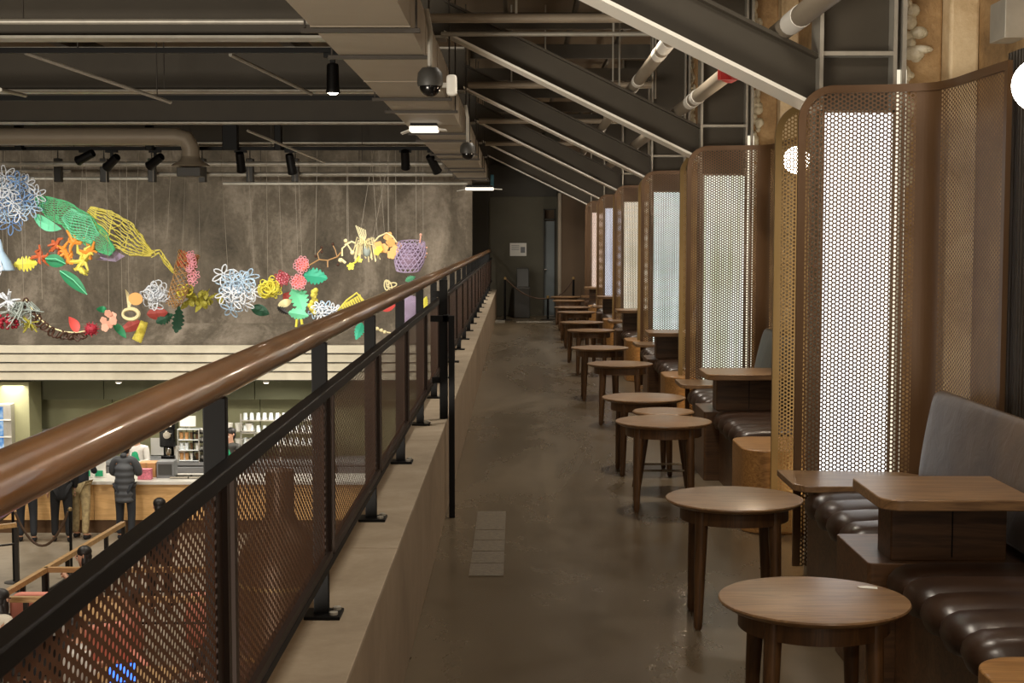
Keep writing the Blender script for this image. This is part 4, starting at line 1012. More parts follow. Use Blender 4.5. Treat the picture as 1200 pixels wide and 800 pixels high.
# --- pieces seen above and below the handrail at right
Y = 21.9
T = art('hanging_ring', 'cream looped wires just above the handrail', 'hanging artwork', at(456, 334, Y), ((0, 0),), G); m = MB(); [ring(m, at(455 + x, 334, Y), .035, .08, .011, .3, 12) for x in (-2, 1, 4)]; m.build('loops', 'art_cream', T)
T = art('hanging_leaf', 'small mint green leaf touching the handrail line', 'hanging artwork', at(480, 326, Y), (), G); m = MB(); leaf(m, at(475, 329, Y), at(487, 324, Y), .05, .02, .4); m.build('leaf', 'art_mint', T)
T = art('hanging_petal', 'pink red petal seen between the railing posts', 'hanging artwork', at(455, 361, Y), (), G); m = MB(); leaf(m, at(446, 362, Y), at(464, 357, Y), .07, .03); m.build('petal', 'art_red', T, smooth=True)
c = at(480, 362, Y); T = art('hanging_basket', 'lilac lattice bag seen below the handrail between posts', 'hanging artwork', c, (), G)
m = MB(); contour_body(m, [c + Vector((.05, 0, .2)), c, c + Vector((-.04, 0, -.22))], [.08, .15, .1], 16, .009, 2.2); m.build('lattice', 'art_lilac', T)
T = art('hanging_lace_flower', 'yellow lace petal low at the right between the posts', 'hanging artwork', at(497, 356, Y), (), G); m = MB(); leaf(m, at(494, 364, Y), at(500, 347, Y), .06, .02, .2); m.build('petal', 'art_lemon', T)
T = art('hanging_leaf', 'teal lace leaf low beside the post, over the cream fascia', 'hanging artwork', at(421, 388, Y), (), G); m = MB(); leaf(m, at(424, 378, Y), at(417, 398, Y), .08, .03, .3); m.build('leaf', 'art_teal', T)
T = art('hanging_vine', 'string of small yellow beads below the handrail', 'hanging artwork', at(438, 384, Y), (), G); m = MB(); m.tube([at(438, 384, Y), at(448, 388, Y), at(458, 390, Y)], .012, 5); [m.ball(at(x, y, Y), .03) for x, y in ((442, 385), (447, 387), (451, 389))]; m.build('beads', 'art_cream', T, smooth=True)
# ================================================================= HALL BELOW
FZ = -3.6
# --- service counter
T = thing('service_counter', 'long light wood service counter with pale worktop', 'counter', (-8, 25.0, FZ))
for i in range(6):
    x0 = -13.6 + i * 2.05; MB().box(x0 + .004, x0 + 2.046, 25.0, 25.06, FZ + .24, -2.72).build('front_panel', 'counter_wood', T)
MB().box(-13.6, -1.3, 25.06, 25.7, FZ, -2.72).build('carcass', 'counter_wood', T)
MB().box(-13.6, -1.3, 25.05, 25.65, FZ, FZ + .24).build('plinth', 'bronze', T)
MB().box(-13.65, -1.25, 24.93, 25.8, -2.72, -2.66).build('worktop', 'worktop', T, bevel=.006)
T = thing('back_counter', 'dark back counter with drawers behind the baristas', 'counter', (-8, 27.4, FZ))
MB().box(-9, -1.2, 27.1, 27.9, FZ, -2.72).build('carcass', 'charcoal', T)
MB().box(-9, -1.2, 27.08, 27.9, -2.72, -2.66).build('worktop', 'grey_plastic', T)
for i in range(7): MB().box(-8.9 + i * 1.1, -7.85 + i * 1.1, 27.06, 27.1, -2.95, -2.75).build('drawer', 'grey_plastic', T, bevel=.006)
def at_c(px, py, Y=25.5): return at(px, py, Y)
ZW = -2.66
# things on the counter
def boxthing(name, label, px0, px1, Y, h, d, mat, z=ZW, parts=None, cat=None, bev=.01):
    a = at(px0, 500, Y).x; b = at(px1, 500, Y).x
    T = thing(name, label, cat or name.replace('_', ' '), ((a + b) / 2, Y, z))
    MB().box(a, b, Y - d / 2, Y + d / 2, z, z + h).build('body', mat, T, bevel=bev)
    if parts:
        for (nm, u0, u1, v0, v1, mt) in parts:
            MB().box(a + (b - a) * u0, a + (b - a) * u1, Y - d / 2 - .012, Y - d / 2, z + h * v0, z + h * v1).build(nm, mt, T)
    return T
boxthing('napkin_box', 'grey metal box on the counter right of the cardboard box', 185, 205, 25.4, .30, .3, 'grey_plastic', parts=[('front_slots', .1, .9, .2, .85, 'charcoal')], cat='box')
T = boxthing('cardboard_box', 'brown cardboard box on the counter beside the grey metal box', 163, 184, 25.5, .26, .3, 'kraft', parts=[('tape', .45, .55, 0, 1, 'pale_wood')], cat='box')
boxthing('gift_bag', 'pink printed bag in front of the cardboard box on the counter', 161, 177, 25.15, .19, .12, 'pink_print', cat='bag')
for (x0, x1, lb) in ((97, 107, 'white card menu stand on the counter, leftmost'), (108, 123, 'white card menu stand beside the grey coat customer')):
    boxthing('menu_stand', lb, x0, x1, 25.3, .34, .05, 'label_white', parts=[('print', .2, .8, .1, .4, 'green_apron')], cat='sign')
for (x, lb) in ((212, 'dark serving tray on the counter, left'), (233, 'dark serving tray on the counter, right')):
    c = at(x, 562, 25.3); T = thing('serving_tray', lb, 'tray', (c.x, 25.3, ZW)); MB().box(c.x - .17, c.x + .17, 25.18, 25.42, ZW, ZW + .015).build('base', 'charcoal', T, bevel=.004)
    for y in (25.18, 25.41): MB().box(c.x - .17, c.x + .17, y, y + .01, ZW + .012, ZW + .04).build('rim', 'chrome', T)
# coffee grinder / brewer
c = at(197, 536, 26.4)
T = thing('coffee_brewer', 'tall black coffee brewer with round dial on the back counter', 'coffee machine', (c.x, 27.2, ZW))
x = at(197, 500, 27.2).x
MB().box(x - .13, x + .13, 27.12, 27.4, ZW, ZW + .12).build('base', 'black_gloss', T, bevel=.02)
MB().box(x - .15, x + .15, 27.1, 27.45, ZW + .28, ZW + .78).build('head', 'black_gloss', T, bevel=.03)
MB().box(x - .12, x + .12, 27.3, 27.45, ZW + .12, ZW + .28).build('column', 'black_gloss', T)
MB().lathe([(0, -.03), (.07, -.03), (.085, 0)], x, 27.1, ZW + .52, 20, 'Y').build('dial', 'chrome', T)
MB().box(x - .09, x + .09, 27.085, 27.1, ZW + .68, ZW + .74).build('display_label', 'label_white', T)
m = MB().lathe([(.05, 0), (.06, .1), (.045, .14), (0, .14)], x, 27.2, ZW + .12, 14); m.build('jug', 'chrome', T, smooth=True)
# acrylic dispenser tower
x = at(222, 500, 27.2).x
T = thing('cup_tower', 'clear acrylic cup tower with a white card on top', 'dispenser', (x, 27.2, ZW))
for (dx, dy) in ((-.2, -.1), (.2, -.1), (-.2, .12), (.2, .12)): MB().box(x + dx - .01, x + dx + .01, 27.2 + dy - .01, 27.2 + dy + .01, ZW, ZW + .62).build('upright', 'galvanised', T)
for q in range(4): MB().box(x - .21, x + .21, 27.09, 27.33, ZW + .02 + .2 * q, ZW + .035 + .2 * q).build('shelf', 'glass_clear', T)
rr = random.Random(3)
for q in range(3):
    for k in range(4): MB().lathe([(.03, 0), (.042, .13), (0, .13)], x - .15 + .1 * k, 27.18, ZW + .035 + .2 * q, 10).build('cup', ['glass_clear', 'kraft', 'white_paint', 'bronze'][rr.randrange(4)], T, smooth=True)
MB().box(x - .17, x + .13, 27.15, 27.17, ZW + .68, ZW + .88).build('card', 'label_white', T); MB().box(x - .01, x + .01, 27.16, 27.18, ZW + .6, ZW + .7).build('card_stem', 'galvanised', T)
for (px, lb) in ((204, 'white plastic tub beside the coffee brewer'), (211, 'second white tub left of the cup tower')):
    x = at(px, 500, 27.0).x; T = thing('white_tub', lb, 'tub', (x, 27.25, ZW)); MB().lathe([(.055, 0), (.075, .26), (.08, .27), (.07, .27)], x, 27.25, ZW, 16).build('tub', 'white_paint', T, smooth=True); MB().lathe([(.082, .27), (.08, .30), (0, .31)], x, 27.25, ZW, 16).build('lid', 'white_paint', T, smooth=True)
# stacked trays rack right of tower
x = at(237, 500, 27.0).x
T = thing('tray_rack', 'black rack stacked with white trays right of the cup tower', 'rack', (x, 27.3, ZW))
for q in range(4): MB().box(x - .2, x + .25, 27.1, 27.5, ZW + .03 + .17 * q, ZW + .05 + .17 * q).build('shelf', 'black_steel', T)
for q in range(4): MB().lathe([(.12, 0), (.15, .05), (.05, .08), (0, .08)], x, 27.3, ZW + .05 + .17 * q, 14).build('plate_stack', 'white_paint', T, smooth=True)
m = MB(); [m.box(x + a - .01, x + a + .01, 27.1, 27.12, ZW, ZW + .62) for a in (-.2, .25)]; m.build('frame', 'black_steel', T)
# glass racks on the right
x = at(329, 500, 27.4).x
T = thing('glass_rack', 'steel shelf rack filled with upturned clear glasses', 'rack', (x, 27.5, ZW))
for q in range(3): MB().box(x - .75, x + .75, 27.3, 27.7, ZW + .28 + .24 * q, ZW + .30 + .24 * q).build('shelf', 'galvanised', T)
m = MB(); [m.box(x + a - .012, x + a + .012, 27.3, 27.33, ZW, ZW + .9) for a in (-.75, 0, .75)]; m.build('upright', 'galvanised', T)
for q in range(3):
    for k in range(12):
        MB().lathe([(.045, 0), (.035, .13), (0, .135)], x - .68 + .124 * k, 27.4, ZW + .30 + .24 * q, 10).build('upturned_glass', 'glass_clear', T, smooth=True)
x = at(280, 500, 27.4).x
T = thing('cup_shelf', 'wire shelf with white mugs beside the thick railing post', 'shelf', (x, 27.5, ZW))
for q in range(2): MB().box(x - .32, x + .32, 27.3, 27.7, ZW + .25 + .3 * q, ZW + .27 + .3 * q).build('shelf', 'galvanised', T)
for q in range(2):
    for k in range(3): MB().lathe([(.06, 0), (.085, .14), (.075, .14), (.0, .02)], x - .2 + .2 * k, 27.42, ZW + .27 + .3 * q, 14).build('mug', 'white_paint', T, smooth=True)
m = MB(); [m.box(x + a - .01, x + a + .01, 27.3, 27.32, ZW, ZW + .62) for a in (-.32, .32)]; m.build('upright', 'galvanised', T)
# white countertop sink shelf at left, display screen, poster
c = at(52, 507, 27.9); T = thing('wall_shelf', 'white shelf board on the olive wall at the left', 'shelf', c); MB().box(c.x - .3, c.x + .6, 27.8, 28.3, c.z - .03, c.z + .03).build('board', 'white_paint', T, bevel=.01); MB().box(c.x - .1, c.x - .06, 27.9, 28.3, c.z - .15, c.z - .03).build('bracket', 'galvanised', T)
a = at(-20, 472, 26.88); b_ = at(18, 528, 26.88)
T = thing('display_fridge', 'blue lit glass display fridge at the left edge behind the counter', 'display fridge', ((a.x + b_.x) / 2, 26.8, b_.z))
MB().box(a.x, b_.x, 26.70, 26.9, b_.z, a.z).build('body', 'galvanised', T, bevel=.01)
MB().box(a.x + .03, b_.x - .15, 26.69, 26.70, b_.z + .03, a.z - .05).build('lit_glass', 'display_blue', T)
[MB().box(a.x, b_.x, 26.68, 26.70, b_.z + z, b_.z + z + .02).build('shelf', 'white_paint', T) for z in (.28, .6)]
c = at(184, 520, 28.28); MBx = MB().box(c.x - .12, c.x + .14, 28.26, 28.29, c.z - .22, c.z + .12); T = thing('wall_notice', 'white notice sheets on the olive wall left of the black brewer', 'notice', (c.x, 28.27, c.z)); MBx.build('sheet', 'label_white', T)
for (px, lb) in ((139, 'small recessed downlight in the soffit, left'), (312, 'small recessed downlight in the soffit, right')):
    c = at(px, 446, 27.3); T = thing('recessed_downlight', lb, 'lamp', (c.x, 27.3, -1.16)); MB().lathe([(.06, 0), (.07, .04), (0, .04)], c.x, 27.3, -1.16, 16).build('ring', 'white_paint', T); MB().lathe([(0, -.004), (.05, -.004)], c.x, 27.3, -1.16, 16).build('lens', 'spot_glow', T)

# --- people
def skin_obj(name, nodes, edges, mat, parent, sub=2, root=0):
    o0 = ORG[parent.name]; me = bpy.data.meshes.new(name)
    me.from_pydata([tuple(Vector(n[0]) - o0) for n in nodes], edges, []); me.materials.append(MAT[mat])
    ob = bpy.data.objects.new(name, me); C.objects.link(ob); ob.parent = parent; ORG[ob.name] = Vector(o0)
    sm = ob.modifiers.new('skin', 'SKIN'); sm.use_smooth_shade = True; sm.branch_smoothing = .4
    me.skin_vertices.new(name='skin') if not me.skin_vertices else None
    for i, n in enumerate(nodes):
        r = n[1]; me.skin_vertices[0].data[i].radius = (r, r) if not isinstance(r, tuple) else r
        me.skin_vertices[0].data[i].use_root = (i == root)
    q = ob.modifiers.new('sub', 'SUBSURF'); q.levels = q.render_levels = sub
    return ob
def person(label, x, y, z, yaw, h=1.7, pose='stand', jacket='black_cloth', trousers='black_cloth', coat=0, puff=False, hair='short', apron=None, arms='down', headtilt=0, shoes='black_cloth', mask=False, haircol='hair', grp=None):
    T = thing('person', label, 'person', (x, y, z), grp)
    s = h / 1.72; R = Matrix.Rotation(yaw, 4, 'Z'); B = Vector((x, y, z))
    def W(p): return B + (R @ (Vector(p) * s))
    sit = pose == 'sit'
    ph = .46 if sit else .92
    up = lambda p: (p[0], p[1], p[2] + (ph - .92))
    J = dict(pel=up((0, 0, .95)), bel=up((0, .0, 1.10)), che=up((0, 0, 1.30)), ntop=up((0, .01, 1.47)), jaw=up((0, .035 + headtilt * .6, 1.54 - headtilt * .3)), mid=up((0, .02 + headtilt, 1.62 - headtilt * .4)), top=up((0, .01 + headtilt * 1.2, 1.69 - headtilt * .5)))
    hipz = .90 if not sit else .46
    L = {}
    for sx, k in ((-1, 'l'), (1, 'r')):
        st = .04 if k == 'l' else -.03
        L[k + 'hip'] = (sx * .09, 0, hipz)
        if sit: L[k + 'kne'] = (sx * .12, .42, .50); L[k + 'ank'] = (sx * .12, .44, .09); L[k + 'toe'] = (sx * .13, .60, .04)
        else: L[k + 'kne'] = (sx * .11, .03 + st, .49); L[k + 'ank'] = (sx * .115, -.02 + st * 1.5, .09); L[k + 'toe'] = (sx * .13, .14 + st * 1.5, .04)
        L[k + 'sho'] = up((sx * .175, 0, 1.40))
        if arms == 'down': e, w_, hd = (sx * .23, -.02, 1.13), (sx * .23, .08, .90), (sx * .225, .11, .83)
        elif arms == 'front': e, w_, hd = (sx * .24, .06, 1.15), (sx * .13, .28, 1.14), (sx * .09, .35, 1.15)
        else: e, w_, hd = (sx * .23, .10, 1.17), (sx * .12, .25, 1.32), (sx * .07, .28, 1.38)
        L[k + 'elb'], L[k + 'wri'], L[k + 'han'] = up(e), up(w_), up(hd)
    J.update(L)
    def nodes(spec): return [(W(p), r * s if not isinstance(r, tuple) else (r[0] * s, r[1] * s)) for p, r in spec]
    names = ['pel', 'bel', 'che', 'ntop', 'jaw', 'mid', 'top', 'lhip', 'lkne', 'lank', 'ltoe', 'rhip', 'rkne', 'rank', 'rtoe', 'lsho', 'lelb', 'lwri', 'lhan', 'rsho', 'relb', 'rwri', 'rhan']
    rad = [.12, .115, .125, .052, .066, .082, .062, .085, .058, .038, .03, .085, .058, .038, .03, .055, .042, .030, .032, .055, .042, .030, .032]
    spec = [(J[n], r) for n, r in zip(names, rad)]
    E = [(0, 1), (1, 2), (2, 3), (3, 4), (4, 5), (5, 6), (0, 7), (7, 8), (8, 9), (9, 10), (0, 11), (11, 12), (12, 13), (13, 14), (2, 15), (15, 16), (16, 17), (17, 18), (2, 19), (19, 20), (20, 21), (21, 22)]
    # five short fingers per hand
    for hk, k in ((18, 'l'), (22, 'r')):
        a = Vector(J[k + 'wri']); b = Vector(J[k + 'han']); d = (b - a).normalized(); side = d.cross(Vector((1, 0, 0)) if abs(d.x) < .8 else Vector((0, 0, 1))).normalized()
        for q, ln in enumerate((.055, .065, .07, .065)):
            tip = b + d * (ln + .02) + side * (q - 1.5) * .017; n0 = len(spec); spec.append((tuple(tip), .008)); E.append((hk, n0))
        n0 = len(spec); spec.append((tuple(a.lerp(b, .6) + side * .055 + d * .03), .010)); E.append((hk, n0))
    skin_obj('body', nodes(spec), E, 'skin', T)
    # jacket
    cz = lambda t: up((0, 0, t))
    j = []; e = []
    bottom = .95 - coat
    NL = 14 if puff else 5
    lv = [bottom + (1.42 - bottom) * i / NL for i in range(NL + 1)]
    for i, zz in enumerate(lv):
        r = .165 if zz < 1.36 else .12
        if sit and zz < .9: zz = .92
        if puff: r = (.205 if i % 2 else .158) if zz < 1.36 else .135
        j.append((cz(zz), (r, r * .88)));
        if i: e.append((i - 1, i))
    top = len(j) - 1; j.append((up((0, .0, 1.47)), .075)); e.append((top, top + 1))
    for k in ('l', 'r'):
        n0 = len(j); a, b, c_ = Vector(J[k + 'sho']), Vector(J[k + 'elb']), Vector(J[k + 'wri'])
        j.append((tuple(a), .078 if puff else .07)); e.append((top, n0))
        seq = [(a.lerp(b, .5), .085 if puff else .06), (b, .062 if puff else .056), (b.lerp(c_, .5), .072 if puff else .05), (c_, .046)]
        for i, (p, r) in enumerate(seq): j.append((tuple(p), r)); e.append((n0 + i, n0 + i + 1))
    skin_obj('jacket', nodes(j), e, jacket, T, root=0)
    if puff or jacket == 'black_cloth': skin_obj('collar', nodes([(up((-.06, -.02, 1.47)), .045), (up((0, -.055, 1.49)), .05), (up((.06, -.02, 1.47)), .045)]), [(0, 1), (1, 2)], jacket, T, 1)
    t = [(J['pel'], .135)]; e = []
    for k in ('l', 'r'):
        n0 = len(t); t += [(J[k + 'hip'], .105), (tuple(Vector(J[k + 'hip']).lerp(Vector(J[k + 'kne']), .5)), .09), (J[k + 'kne'], .075), (tuple(Vector(J[k + 'kne']).lerp(Vector(J[k + 'ank']), .5)), .066), (J[k + 'ank'], .06)]
        e += [(0, n0)] + [(n0 + i, n0 + i + 1) for i in range(4)]
    skin_obj('trousers', nodes(t), e, trousers, T)
    for k in ('l', 'r'):
        a, b = Vector(J[k + 'ank']), Vector(J[k + 'toe']); skin_obj('shoe', nodes([(tuple(a + Vector((0, -.04, -.04))), .045), (tuple(a.lerp(b, .5) + Vector((0, 0, -.02))), .045), (tuple(b), .036)]), [(0, 1), (1, 2)], shoes, T, 1)
    # head details
    H = Vector(J['mid']);
    m = MB(); m.ball((0, -.022, .045), .094, .098, .085, 16, 10); m.ball((0, -.05, -.02), .088, .07, .10, 14, 8)
    if hair == 'long': m.ball((0, -.06, -.12), .10, .06, .15, 14, 8); m.ball((-.07, -.02, -.09), .035, .05, .13, 10, 8); m.ball((.07, -.02, -.09), .035, .05, .13, 10, 8)
    if hair == 'curly':
        rh = random.Random(5)
        for _ in range(40):
            a_, b_ = rh.uniform(0, 2 * PI), rh.uniform(-.3, 1.4); m.ball((.09 * math.cos(a_) * math.cos(b_), -.03 + .095 * math.sin(a_) * math.cos(b_), .03 + .085 * math.sin(b_)), .028, n=8, m=6)
    m.v = [W(tuple(H + Vector(v))) for v in m.v]; m.build('hair', haircol, T, smooth=True)
    m = MB()
    for sx in (-1, 1): m.ball(W(tuple(H + Vector((sx * .03, .078, .0)))), .010 * s, n=8, m=6)
    m.build('eyes', 'black_gloss', T, smooth=True)
    MB().tube([W(tuple(H + Vector((0, .075, .01)))), W(tuple(H + Vector((0, .10, -.025)))), W(tuple(H + Vector((0, .08, -.035))))], [.006, .013, .008], 6).build('nose', 'skin', T, smooth=True)
    m = MB().tube([W(tuple(H + Vector((-.022, .078, -.055)))), W(tuple(H + Vector((0, .085, -.057)))), W(tuple(H + Vector((.022, .078, -.055))))], .005, 6); m.build('mouth', 'coral', T, smooth=True)
    for sx in (-1, 1):
        m = MB(); m.ball(W(tuple(H + Vector((sx * .082, .0, -.005)))), .012, .02, .03, 8, 6); m.build('ear', 'skin', T, smooth=True)
    if mask: skin_obj('face_mask', nodes([(tuple(H + Vector((0, .05, -.03))), .055), (tuple(H + Vector((0, .045, -.06))), .05)]), [(0, 1)], 'white_cloth', T, 1)
    if apron: skin_obj('apron', nodes([(up((0, .075, .80)), (.15, .12)), (up((0, .08, 1.05)), (.14, .11)), (up((0, .085, 1.28)), (.09, .07)), (up((0, .07, 1.38)), (.06, .05))]), [(0, 1), (1, 2), (2, 3)], apron, T, 1)
    return T
GQ = 'customers queueing at the counter'
x = at(146, 600, 24.4).x; person('person in a grey puffer coat and dark trousers leaning at the counter', x, 24.45, FZ, 0, 1.72, jacket='puffer', trousers='dark_trousers', coat=.30, puff=True, arms='front', headtilt=.06, hair='curly')
x = at(70, 600, 24.2).x; person('person in a long black coat and black trousers seen from behind', x, 24.3, FZ, .3, 1.74, jacket='black_cloth', trousers='black_cloth', coat=.25, arms='down')
x = at(91, 600, 24.4).x; person('person in dark jacket and patterned khaki trousers beside the long black coat', x, 24.55, FZ, -.2, 1.76, jacket='navy_cloth', trousers='khaki', coat=.02, arms='front')
x = at(29, 600, 24.2).x; person('person in dark jacket and dark trousers at the left, mostly hidden by the handrail', x, 24.3, FZ, .2, 1.7, jacket='navy_cloth', trousers='dark_trousers', coat=.1, arms='front')
x = at(163, 540, 26.3).x; person('barista in white shirt, green apron and face mask behind the counter', x, 26.2, FZ, PI - .2, 1.66, jacket='white_cloth', apron='green_apron', mask=True, arms='front', headtilt=.03)
x = at(271, 540, 26.5).x; person('barista in dark top and green apron partly behind the railing post', x, 26.5, FZ, PI - .5, 1.66, jacket='charcoal', apron='green_apron', mask=True, arms='front')
c = at(187, 600, 19.6); person('person with dark hair in black standing behind the near rail, silhouetted', c.x, 19.6, FZ, .6, 1.60, jacket='black_cloth', coat=.1, arms='down')
# --- low hall railings
def low_rail(label, a, b, n):
    T = thing('seating_railing', label, 'railing', (a[0], a[1], FZ), 'low wooden topped railings around the seating area')
    a = Vector(a); b = Vector(b)
    MB().tube([a + Vector((0, 0, 1.0)), b + Vector((0, 0, 1.0))], .045, 4).build('top_rail', 'pale_wood', T)
    MB().tube([a + Vector((0, 0, .72)), b + Vector((0, 0, .72))], .018, 4).build('lower_rail', 'dark_metal', T)
    for i in range(n):
        p = a.lerp(b, i / (n - 1)); MB().tube([p, p + Vector((0, 0, .97))], .038, 4).build('post', 'dark_metal', T)
    return T
low_rail('low railing with pale wooden top running away from the camera in the hall', (-5.8, 20.9, FZ), (-6.07, 16.5, FZ), 7)
low_rail('low railing crossing behind the coral seat', (-6.0, 17.95, FZ), (-1.2, 17.95, FZ), 5)
low_rail('low railing crossing in front of the coral seat', (-6.9, 16.45, FZ), (-1.0, 16.45, FZ), 6)
low_rail('low railing at the far left by the rope stanchions', (-9.5, 19.3, FZ), (-7.35, 20.8, FZ), 3)
stanchion(at(17, 682, 21.4).x, 21.4, FZ, 1.12, 'rope stanchion in the hall, left one of the pair', 'hall queue stanchions')
stanchion(at(84, 682, 21.4).x, 21.4, FZ, 1.12, 'rope stanchion in the hall standing before the khaki trousers', 'hall queue stanchions')
X0, X1 = at(17, 682, 21.4).x, at(84, 682, 21.4).x
rope((X0 + .03, 21.4, FZ + 1.08), (X1 - .03, 21.4, FZ + 1.08), .52, 'dark rope sagging between the two hall stanchions', .02)
rope((X0 - .9, 21.0, FZ + .5), (X0 - .03, 21.4, FZ + 1.08), .05, 'dark rope running off the left edge of the picture', .02)
# --- seats and tables of the hall
def armchair(x, y, yaw, label):
    T = thing('armchair', label, 'armchair', (x, y, FZ), 'coral armchairs in the seating area')
    R = Matrix.Translation((x, y, FZ)) @ Matrix.Rotation(yaw, 4, 'Z')
    m = MB().prism(rrect(-.34, .34, -.3, .34, .08), .30, .46); m.xf(R); m.build('seat', 'coral', T, bevel=.03, seg=3)
    m = MB().prism([(-.36, .40), (.36, .40), (.36, .85)] + [(.36 - .12 + .12 * math.cos(a), .85 + .12 * math.sin(a)) for a in (.5, 1.0, 1.57)] + [(-.24 + .12 * math.cos(a), .85 + .12 * math.sin(a)) for a in (1.6, 2.2, 2.8)], .24, .38, 'Y'); m.xf(R); m.build('backrest', 'coral', T, bevel=.04, seg=3)
    for sx in (-1, 1):
        m = MB().prism([(-.28, .44), (.26, .44), (.30, .66), (-.25, .62)], sx * .34 - .05, sx * .34 + .05, 'X'); m.xf(R); m.build('armrest', 'coral', T, bevel=.03, seg=2)
        for sy in (-1, 1):
            m = MB().tube([(sx * .28, sy * .25, 0), (sx * .26, sy * .23, .3)], [.015, .022], 8); m.xf(R); m.build('leg', 'dark_metal', T)
    return T
armchair(at(48, 700, 17.2).x + .1, 17.2, PI, 'coral armchair between the low railings at the left')
armchair(-4.4, 15.2, .6, 'coral armchair seen through the nearest perforated panel, upper')
armchair(-4.6, 12.9, 2.6, 'coral armchair seen through the lowest corner of the panel')
armchair(-3.2, 13.6, -2.2, 'coral armchair beside the pale table below')
armchair(-3.6, 17.2, PI, 'coral armchair against the crossing railing')
def cafe_table(x, y, label):
    T = thing('cafe_table', label, 'table', (x, y, FZ), 'pale cafe tables in the hall')
    MB().prism(rrect(x - .4, x + .4, y - .4, y + .4, .05), FZ + .70, FZ + .74).build('tabletop', 'pale_wood', T, bevel=.005)
    MB().tube([(x, y, FZ + .02), (x, y, FZ + .70)], .035, 12).build('pedestal', 'dark_metal', T, smooth=True)
    MB().lathe([(.28, 0), (.28, .01), (.05, .03), (0, .03)], x, y, FZ, 24).build('foot', 'dark_metal', T, smooth=True)
cafe_table(-3.9, 14.3, 'pale square cafe table seen through the near panels'); cafe_table(-3.6, 12.2, 'pale square cafe table nearest under the railing'); cafe_table(-2.7, 16.9, 'pale square cafe table by the crossing railing'); cafe_table(-5.0, 16.9, 'pale square cafe table right of the coral armchair')
# seated people
c = at(101, 665, 18.3); person('seated woman with dark hair in a black top looking toward the camera', c.x, 18.3, FZ, PI * .62, 1.66, 'sit', 'black_cloth', 'black_cloth', arms='up', hair='long', headtilt=.02)
c = at(6, 685, 16.1); person('person in a cream coat with dark hair at the left edge', c.x - .02, 15.9, FZ, -.6, 1.7, 'sit', 'cream_cloth', 'black_cloth', arms='front', headtilt=.05, hair='long')
person('seated person in white with a glowing blue tablet seen through the panel', -4.6, 14.7, FZ, -.9, 1.7, 'sit', 'white_cloth', 'dark_trousers', arms='front')
person('seated person in a dark jacket below the second panel', -3.15, 14.9, FZ, 2.4, 1.7, 'sit', 'navy_cloth', 'dark_trousers', arms='front')
person('seated person in a coral top seen through the first panel', at(152, 700, 16.0).x, 16.0, FZ, 1.9, 1.68, 'sit', 'coral', 'dark_trousers', arms='front')
c = at(166, 735, 14.4); T = thing('tablet', 'glowing blue tablet on the pale table, seen through the perforated panel', 'tablet', (c.x, 14.1, FZ + .745))
m = MB().box(-.14, .14, -.008, .008, 0, .2); m.xf(Matrix.Translation((-3.95, 14.1, FZ + .745)) @ Matrix.Rotation(.3, 4, 'Z') @ Matrix.Rotation(-.3, 4, 'X')); m.build('case', 'black_gloss', T)
m = MB().box(-.13, .13, -.012, -.008, .01, .19); m.xf(Matrix.Translation((-3.95, 14.1, FZ + .745)) @ Matrix.Rotation(.3, 4, 'Z') @ Matrix.Rotation(-.3, 4, 'X')); m.build('lit_screen', 'tablet_blue', T)
# folded clothes on ledge behind near rail
c = at(45, 706, 16.7); T = thing('folded_coats', 'dark blue and white folded clothes on the bench behind the low railing', 'clothes', (c.x, 16.9, FZ + .5))
m = MB(); m.box(c.x - .35, c.x + .35, 16.7, 17.0, FZ, FZ + .45); tag(m.build('hall_bench', 'dark_metal', bevel=.02), 'dark low bench behind the low railing at the left', 'bench')
m = MB(); m.ball((c.x, 16.85, FZ + .53), .28, .14, .10, 16, 10); m.build('dark_coat', 'navy_cloth', T, smooth=True); m = MB(); m.ball((c.x + .12, 16.82, FZ + .56), .18, .12, .10, 14, 8); m.build('white_scarf', 'white_cloth', T, smooth=True)
# structural column of the hall seen through the panels
cx_ = at(328, 600, 14.0).x
T = thing('bronze_cask', 'tall dark bronze cask standing in the hall, a dark shape through the second panel', 'cask', (cx_, 14.0, FZ))
MB().lathe([(.42, 0), (.42, 1.9), (.40, 2.1), (.30, 2.3), (.17, 2.42), (.14, 2.5), (.14, 2.92), (0, 2.95)], cx_, 14.0, FZ, 32).build('vessel', 'bronze', T, smooth=True)
for z in (.4, 1.1, 1.8): MB().lathe([(.42, z), (.435, z), (.435, z + .04), (.42, z + .04)], cx_, 14.0, FZ, 32).build('band', 'brass', T, smooth=True)
# ================================================================= LIGHT
def light(typ, name, loc, energy, col=(1, .86, .68), size=.1, rot=None, aim=None, spot=None, blend=.5, sy=None):
    d = bpy.data.lights.new(name, typ); d.energy = energy; d.color = col
    if typ == 'AREA':
        d.size = size
        if sy: d.shape = 'RECTANGLE'; d.size_y = sy
    else: d.shadow_soft_size = size
    if typ == 'SPOT': d.spot_size = spot; d.spot_blend = blend
    o = bpy.data.objects.new(name, d); C.objects.link(o); o.location = loc
    if aim is not None: o.rotation_euler = (Vector(aim) - Vector(loc)).to_track_quat('-Z', 'Y').to_euler()
    return o
WARM = (1, .80, .58); SOFT = (1, .9, .76)
for i, b in enumerate([-4.4] + BAY):
    light('POINT', 'globe_light', (1.66, 4.6 + b, 2.085) if i else (1.5, 1.0, 2.1), 30, WARM, .09) if i != 1 or True else None
# downlights over the walkway (above the frame / between the rafters)
for y in (1.5, 4.6, 8.9, 13.2, 17.4, 21.5, 25.6):
    if y < 6: light('AREA', 'walkway_downlight', (.6, y + 0.4, 3.4), 34, SOFT, .6, aim=(.75, y + .4, 0))
    else: light('SPOT', 'walkway_downlight', (.6, y + 0.4, 3.5), 210, SOFT, .03, aim=(.75, y + .4, 0), spot=2.4, blend=1)
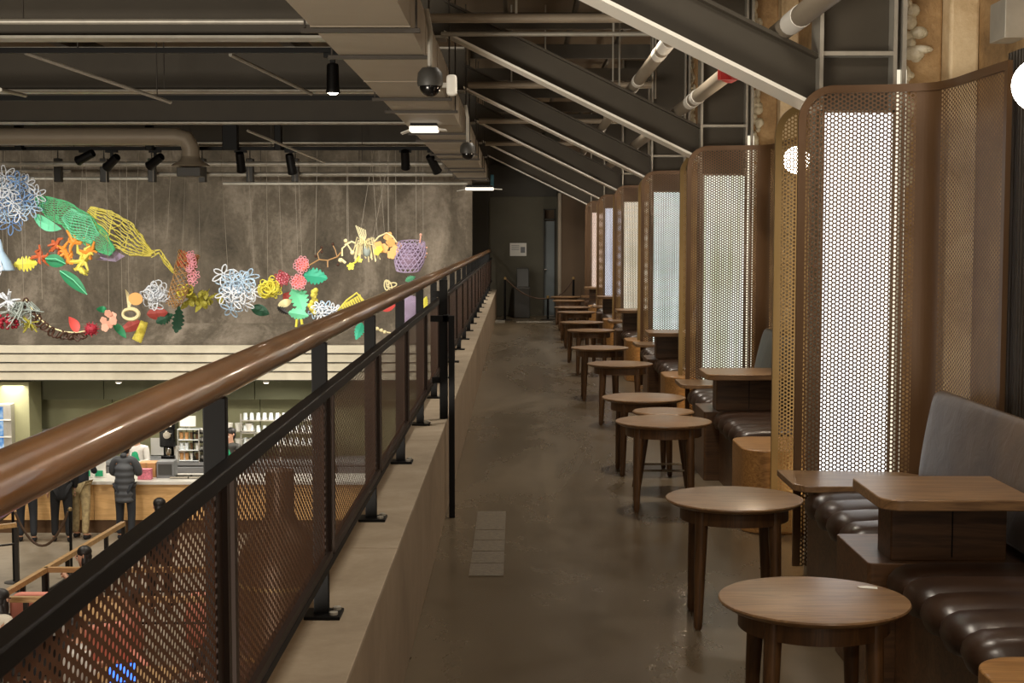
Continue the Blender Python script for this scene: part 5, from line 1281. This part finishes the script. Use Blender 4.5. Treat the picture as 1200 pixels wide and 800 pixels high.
# warm light between each pair of screens
for b in BAY[:5]:
    light('POINT', 'screen_uplight', (1.62, 7.28 + b, .25), 2, (1, .72, .42), .05)
    light('AREA', 'screen_light', (1.62, 7.22 + b, 1.3), 2.2, (1, .84, .62), .2, aim=(1.5, 7.6 + b, 1.3), sy=1.6)
# hall: downlights for the floor, wall washers and counter lights
for x, y in ((-3, 9), (-7, 9), (-3, 14), (-7, 14), (-4, 19), (-8, 19)):
    light('SPOT', 'hall_downlight', (x, y, 3.0), 650 if y > 15 else 220, SOFT, .01, aim=(x, y, -3.6), spot=2.4, blend=1)
for x in (-10.5, -8, -6.3, -3.4, -1.8):
    light('SPOT', 'art_spot', (x, 18.5, 2.7), 340, (1, .95, .86), .01, aim=(x + .2, 22, 1.0), spot=1.1, blend=1)
    light('SPOT', 'wall_washer', (x, 25.5, 2.4), 55, SOFT, .01, aim=(x, 27, -.4), spot=1.6, blend=1)
for b in BAY: light('AREA', 'slot_fill', (2.09, 6.05 + b, 1.25), 3.5, (1, .84, .6), .12, aim=(2.09, 7.2 + b, 1.25), sy=2.0)  # added strip lights, no fixture, brightening the piers behind the screens
light('AREA', 'hall_fill', (-6, -2, -1.5), 1300, SOFT, 5, aim=(-6, 12, 4), sy=3)  # added fill out of view behind the camera, lifts the hall ceiling
light('AREA', 'walkway_fill', (.8, -2.5, 1.0), 14, SOFT, 1.5, aim=(.6, 6, 3.4))  # added fill behind the camera for rafters and walkway ceiling
for x in (-12, -9.5, -7, -4.5, -2):
    light('AREA', 'counter_light', (x, 26.7, -1.15), 30, (1, .93, .8), .4, aim=(x, 26.4, -3.6), sy=.8)
    light('AREA', 'fascia_light', (x, 24.0, -1.0 + 3.0), 40, (1, .95, .82), .5, aim=(x, 26.6, -.8))
    light('SPOT', 'counter_front_light', (x, 23.0, 2.8), 330, (1, .9, .75), .01, aim=(x, 24.8, -3.2), spot=1.4, blend=1)
W = bpy.data.worlds.new('world'); bpy.context.scene.world = W; W.use_nodes = True
bg = W.node_tree.nodes['Background']; bg.inputs[0].default_value = (1, .85, .68, 1); bg.inputs[1].default_value = .07
sc = bpy.context.scene
sc.view_settings.view_transform = 'Standard'; sc.view_settings.look = 'None'; sc.view_settings.gamma = 1; sc.view_settings.use_curve_mapping = False
sc.view_settings.exposure = .1
sc.cycles.transparent_max_bounces = 24
